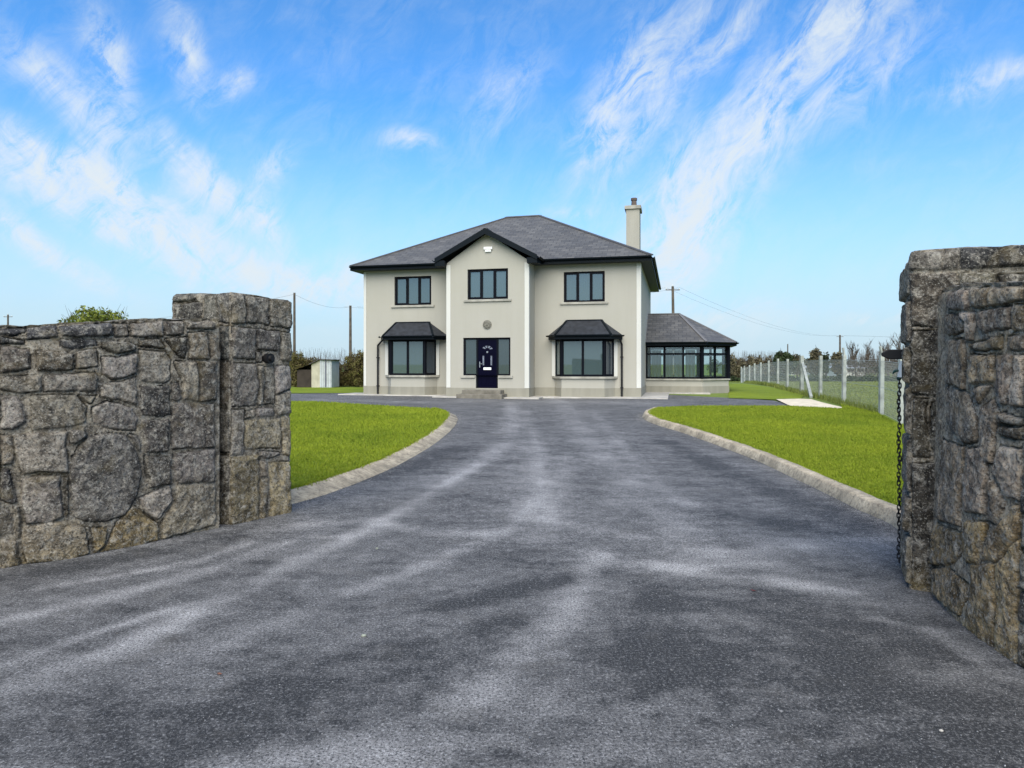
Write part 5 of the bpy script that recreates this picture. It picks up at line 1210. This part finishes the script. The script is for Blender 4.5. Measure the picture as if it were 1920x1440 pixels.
# shed
y = 37.2; xa, xb = (584 - 960) / F * y, (622 - 960) / F * y; g_ = float(gz(xa, y)); ztop = Zat(673, y); 
shed = empty('shed', (xa, y, g_)); tag(shed, 'small pale shed with sloping roof in front of the brown hedge', 'shed')
hs_ = ztop - g_; Wd = xb - xa
M_shed = mat('pale_metal', (0.42, 0.46, 0.48), .6, .15, 3); M_shed2 = mat('cream_board', (0.38, 0.36, 0.27), .85, .2, 3)
m = MB(); m.add([(0, 0, 0), (Wd * .48, -.25, 0), (Wd * .48, -.25, hs_ - .03), (0, 0, hs_ - .22), (0, 1.6, 0), (Wd * .48, 1.6, 0), (Wd * .48, 1.6, hs_ - .03), (0, 1.6, hs_ - .22)], [(0, 1, 2, 3), (4, 0, 3, 7), (7, 6, 5, 4)]); m.build('side_wall', M_shed2, shed)
m = MB(); m.add([(Wd * .48, -.25, 0), (Wd, -.05, 0), (Wd, -.05, hs_ - .06), (Wd * .48, -.25, hs_ - .03), (Wd, 1.6, 0), (Wd, 1.6, hs_ - .06)], [(0, 1, 2, 3), (1, 4, 5, 2)])
for k in range(5): t = .53 + k * .105; m.bar((Wd * t, -.27 + (t - .48) * .385, .02), (Wd * t, -.27 + (t - .48) * .385, hs_ - .07), .02)
m.build('front_wall', M_shed, shed)
m = MB(); m.bar((Wd * .74, -.17, .03), (Wd * .74, -.17, hs_ - .08), .07, .02); m.build('door', mat('dark_door', (0.10, 0.11, 0.14), .6), shed)
m = MB(); m.add([(-.12, -.1, hs_ - .27), (Wd * .48, -.38, hs_ + .0), (Wd + .1, -.15, hs_ - .03), (Wd + .1, 1.75, hs_ - .03), (-.12, 1.75, hs_ - .27)], [(0, 1, 2, 3, 4)]); m.add([(-.12, -.1, hs_ - .31), (Wd * .48, -.38, hs_ - .04), (Wd + .1, -.15, hs_ - .07), (Wd + .1, 1.75, hs_ - .07), (-.12, 1.75, hs_ - .31)], [(4, 3, 2, 1, 0)])
m.add([(-.12, -.1, hs_ - .27), (Wd * .48, -.38, hs_), (Wd * .48, -.38, hs_ - .04), (-.12, -.1, hs_ - .31)], [(0, 1, 2, 3)]); m.add([(Wd * .48, -.38, hs_), (Wd + .1, -.15, hs_ - .03), (Wd + .1, -.15, hs_ - .07), (Wd * .48, -.38, hs_ - .04)], [(0, 1, 2, 3)])
m.build('roof', mat('shed_roof', (0.07, 0.065, 0.065), .8, .2, 3), shed)
m = MB(); m.box(-.85, -.02, .2, 1.4, 0, hs_ * .62); m.add([(-.95, .1, hs_ * .62), (.0, .1, hs_ * .84), (.0, 1.5, hs_ * .84), (-.95, 1.5, hs_ * .62)], [(0, 1, 2, 3)]); m.build('lean_to', mat('lean_to_brown', (0.035, 0.028, 0.022), .9, .3, 3), shed)

# utility poles and wires
def pole(px, ytop, y, label, arm=True, ybot=None, r=.12, tilt_=0.0):
    b = P_at(px, y); zt_ = Zat(ytop, y); root = empty('utility_pole', b); tag(root, label, 'utility pole', 'wooden utility poles behind the house and hedges')
    h = zt_ - b[2]; m = MB(); m.tube([(0, 0, -.2), (tilt_ / 2, 0, h / 2), (tilt_, 0, h)], [r, r * .85, r * .7], 10); m.build('post', M_wood, root)
    if arm:
        m = MB(); m.bar((tilt_ - .6, 0, h - .3), (tilt_ + .6, 0, h - .3), .06, .07); m.build('crossarm', M_wood, root)
        for q in (-.55, 0, .55):
            m = MB(); zz_ = h - .26 if q else h; m.tube([(tilt_ + q, 0, zz_), (tilt_ + q, 0, zz_ + .08), (tilt_ + q, 0, zz_ + .14)], [.04, .055, .03], 8); m.build('insulator', M_galv, root)
    return (b[0] + tilt_, b[1], zt_)
pA = pole(552, 549, 45, 'tall thin dark utility pole right beside the top of the left gate pillar', False, r=.10)
pB = pole(657, 573, 62, 'utility pole standing in the hedge between the shed and the house', False, r=.15)
pC = pole(1264, 537, 58, 'utility pole with a crossarm rising behind the sunroom roof', True, r=.15, tilt_=-.12)
pD = pole(1575, 628, 120, 'thin utility pole with crossarm above the round trees beyond the fence', True, r=.20)
pE = pole(1477, 645, 190, 'tiny far utility pole above the dark evergreen beyond the fence', False, r=.2)
pF = pole(15, 590, 95, 'small far utility pole at the left edge above the stone wall', True, r=.16)
def wire(a, b, sag, label, off=(0,)):
    root = empty('overhead_wire', a); tag(root, label, 'wire', 'overhead wires'); root.location = a
    for o_ in off:
        m = MB(); m.tube([(Vector(b) - Vector(a)) * t + Vector((o_, 0, -.1 - sag * 4 * t * (1 - t))) for t in np.linspace(0, 1, 13)], .007, 4, caps=False); m.build('cable', M_wire, root)
wire(pB, pC, 1.0, 'thin wires from the pole by the shed, passing behind the house to the sunroom pole', (-.6, .6))
wire(pA, (pA[0] - 40, pA[1] + 25, pA[2] - .4), 1.0, 'thin wire leading left from the pole beside the left pillar', (0,))
wire(pA, pB, .4, 'thin wire between the two poles left of the house', (0,))
wire(pC, pD, 1.3, 'thin wires from the sunroom pole to the far pole over the round trees', (-.6, .6))
wire(pD, (pD[0] + 60, pD[1] - 50, pD[2]), 1.2, 'thin wires running right from the far pole towards the right pillar', (-.6, .6))

# far trees and hedges beyond the fence
hedge('hedge', 'long low dark hedge closing the field beyond the fence', 1330, 1800, 78, 704, 26000, .11, M_leafdark, 21, 1.5, var=.3, aspect=1.2)
hedge('hedge', 'bare brown hedge between the sunroom and the dark evergreen', 1365, 1462, 95, 666, 20000, .12, M_leafbrown, 22, 1.8, twigs=260, var=.2)
hedge('hedge', 'distant dark hedge line behind the white bungalows on the horizon', 1330, 1800, 165, 674, 30000, .24, M_leafdark, 23, 2.5, var=.35, aspect=1.2)
def far_tree(px0, px1, ytop, y, m_, label, seed, kind='tree', n=8000, size=.12):
    pc_ = (px0 + px1) / 2; root = empty(kind, P_at(pc_, y)); tag(root, label, 'tree', 'trees beyond the fence'); X0, X1 = (px0 - 960) / F * y, (px1 - 960) / F * y; zt_ = Zat(ytop, y); g_ = root.location.z; R_ = (X1 - X0) / 2; h = zt_ - g_; cx = (X0 + X1) / 2; r = random.Random(seed)
    bl = [(cx + r.uniform(-.55, .55) * R_, y + r.uniform(-.4, .4) * R_, g_ + h * r.uniform(.5, .8), R_ * r.uniform(.5, .75), R_ * .7, h * r.uniform(.2, .3)) for _ in range(9)] + [(cx, y, g_ + h * .45, R_ * 1.05, R_ * .9, h * .42)]
    prt(leaf_cloud('crown', bl, n, size, m_, root, seed, 1.3, rough=.7), root)
    prt(branches(tuple(root.location), h * .75, .8, 4, seed, .14, root, levels=1), root); return root
far_tree(1450, 1490, 656, 92, M_leafdark, 'dark rounded evergreen tree beyond the fence, leftmost of the far trees', 31, n=11000)
far_tree(1482, 1508, 661, 100, M_leafbrown, 'small brown tree just right of the dark evergreen, behind the fence strut', 32)
far_tree(1510, 1553, 652, 90, M_leafbrown, 'round olive brown tree with a dark right side beyond the fence', 33, n=11000)
far_tree(1538, 1556, 660, 88, M_leafdark, 'dark green bush hugging the right side of the olive brown tree', 37, n=2500)
far_tree(1557, 1584, 659, 96, M_leafbrown, 'small brown tree at the foot of the far utility pole', 34)
def bare_tree(px, ytop, y, label, seed, w=.6):
    root = empty('bare_tree', P_at(px, y)); tag(root, label, 'tree', 'bare trees beyond the fence'); h = Zat(ytop, y) - root.location.z
    prt(branches(tuple(root.location), h * .72, w, 6, seed, .13, root, levels=3, up=.9), root); return root
for k, (px, yt, lb) in enumerate(((1604, 655, 'leftmost bare twiggy tree in the row before the right pillar'), (1624, 648, 'second bare twiggy tree from the left in the row before the right pillar'), (1646, 650, 'third bare twiggy tree from the left, behind the nearest fence post'), (1666, 643, 'fourth bare twiggy tree, above the black gate bracket'), (1684, 640, 'tallest bare tree, touching the edge of the right pillar'), (1702, 642, 'bare tree hidden mostly behind the right pillar'))):
    bare_tree(px, yt, 84 + k, lb, 50 + k)
hedge('hedge', 'pale brown leafless hedge under the bare trees left of the right pillar', 1590, 1740, 82, 664, 9000, .07, M_twig, 41, 1.6, twigs=700, aspect=3.0, upright=1.5, var=.3)

# far bungalows
def bungalow(px0, px1, yb, y, ytop, label, roofc):
    X0, X1 = (px0 - 960) / F * y, (px1 - 960) / F * y; zb = Zat(yb, y); zt_ = Zat(ytop, y); Wd_ = X1 - X0; h = zt_ - zb; root = empty('bungalow', (X0, y, zb)); tag(root, label, 'house', 'far houses beyond the field')
    m = MB(); D_ = 7; he = h * .6; m.box(0, Wd_, 0, D_, -3, he); wl = m.build('wall', M_band, root)
    m = MB(); o_ = .3; m.add([(-o_, -o_, he), (Wd_ + o_, -o_, he), (Wd_ + o_, D_ + o_, he), (-o_, D_ + o_, he), (0, D_ / 2, h), (Wd_, D_ / 2, h)], [(0, 1, 5, 4), (2, 3, 4, 5), (1, 2, 5), (3, 0, 4), (3, 2, 1, 0)]); rf = m.build('roof', roofc, root)
    m = MB(); m.box(Wd_ * .2, Wd_ * .2 + .6, D_ / 2 - .3, D_ / 2 + .3, h * .9, h + .7); m.build('chimney', M_band, rf)
    nw = max(2, int(Wd_ / 3))
    for k in range(nw):
        c_ = Wd_ * (k + .5) / nw; m = MB(); m.box(c_ - .5, c_ + .5, -.03, .02, he * .35, he * .8); m.build('window', M_frame, root)
M_rf1 = mat('far_roof', (0.16, 0.17, 0.19), .7, .1, 1); M_rf2 = mat('far_roof_light', (0.42, 0.45, 0.48), .6, .1, 1)
bungalow(1366, 1386, 700, 140, 683, 'white gabled bungalow between the sunroom and the start of the fence', M_rf1)
bungalow(1425, 1462, 698, 150, 688, 'long low white bungalow behind the far end of the fence', M_rf2)
bungalow(1484, 1522, 700, 130, 684, 'low white bungalow behind the fence strut', M_rf2)
bungalow(1545, 1580, 700, 120, 682, 'white bungalow with pale roof under the far utility pole', M_rf2)
bungalow(1586, 1622, 700, 110, 684, 'pale grey roofed bungalow left of the nearest fence post', M_rf2)

# ------------------------------------------------------------------ small things on the tarmac
def pebble(px, py, r, label, m_, sq=.5):
    x, y = G(px, py); rr = random.Random(int(px)); m = MB(); n = 9; pts = []
    for i in range(5):
        for k in range(n): a = 2 * math.pi * k / n; e_2 = math.pi * (i / 4 - .5) * .98; q = r * rr.uniform(.85, 1.12); pts.append((q * math.cos(a) * math.cos(e_2), q * .75 * math.sin(a) * math.cos(e_2), q * sq * math.sin(e_2)))
    m.add(pts, [(i * n + k, i * n + (k + 1) % n, (i + 1) * n + (k + 1) % n, (i + 1) * n + k) for i in range(4) for k in range(n)]); o = m.build('pebble', m_, smooth=True); o.location = (x, y, float(gz(x, y)) + r * sq * .6); tag(o, label, 'pebble', 'loose pebbles on the tarmac'); return o
nch = 9000; yy = 1.7 + RNG.random(nch) ** 1.3 * 8; xx = RNG.uniform(-.8, .8, nch) * yy; kp = (np.abs(xx) < 2.4) | (yy < 4); kp &= ~((xx > 2.3) & (yy < 6)); xx, yy = xx[kp], yy[kp]; nch = len(xx)
for LN, sd_ in ((lk, 1), (rk, -1)):
    for _k in range(16):
        q_ = offset_line(LN, -sd_ * RNG.exponential(.05)) + RNG.normal(0, .05, LN.shape); q_ = q_[np.abs(q_[:, 0]) < 6]; xx = np.append(xx, q_[:, 0]); yy = np.append(yy, q_[:, 1])
nch = len(xx)
sz_ = RNG.uniform(.0018, .0048, nch)[:, None, None] * (1 + .08 * yy[:, None, None]); T4 = RNG.normal(size=(nch, 4, 3)); T4 /= np.linalg.norm(T4, axis=2)[..., None]; V = T4 * sz_; V[..., 2] *= .7
V[..., 0] += xx[:, None]; V[..., 1] += yy[:, None]; V[..., 2] += (gz(xx, yy))[:, None] + sz_[:, :, 0] * .3
Fc = (np.arange(nch)[:, None, None] * 4 + np.array([[0, 1, 2], [0, 3, 1], [1, 3, 2], [0, 2, 3]])).reshape(-1, 3)
tag(link('loose_chippings', np_mesh('loose_chippings', V.reshape(-1, 3), Fc), mat('chipping', (0.26, 0.265, 0.27), .8, .6, 60)), 'tiny loose grey stone chippings scattered over the near tarmac', 'chippings', kind='stuff')
M_peb = mat('pale_stone', (0.22, 0.24, 0.20), .8, .2, 20)
pebble(682, 1193, .017, 'pale grey green pebble on the tarmac left of the centre foreground', M_peb); pebble(707, 1029, .014, 'tiny pale pebble on the tarmac in front of the left lawn kerb', M_peb); pebble(1765, 1371, .010, 'small bright white pebble on the dark tarmac at bottom right', M_conc)
def leaf(px, py, s, label, c):
    x, y = G(px, py); m = MB(); L = [(-1, 0, .1), (-.5, .35, .25), (.2, .42, .12), (1, 0, .3), (.2, -.42, .18), (-.5, -.35, .08)]
    m.add([(a * s, b * s, c_ * s + .004) for a, b, c_ in L] + [(0, 0, .003)], [(i, (i + 1) % 6, 6) for i in range(6)]); o = m.build('fallen_leaf', c); o.location = (x, y, float(gz(x, y))); o.rotation_euler = (0, 0, px * .7); tag(o, label, 'leaf', 'fallen leaves on the tarmac')
M_fl = mat('dead_leaf', (0.15, 0.075, 0.05), .8, .3, 30)
leaf(412, 1266, .020, 'reddish brown dead leaf on the tarmac at lower left', M_fl); leaf(1413, 1109, .022, 'dark red dead leaf on the tarmac right of centre', mat('red_leaf', (0.10, 0.03, 0.03), .8))
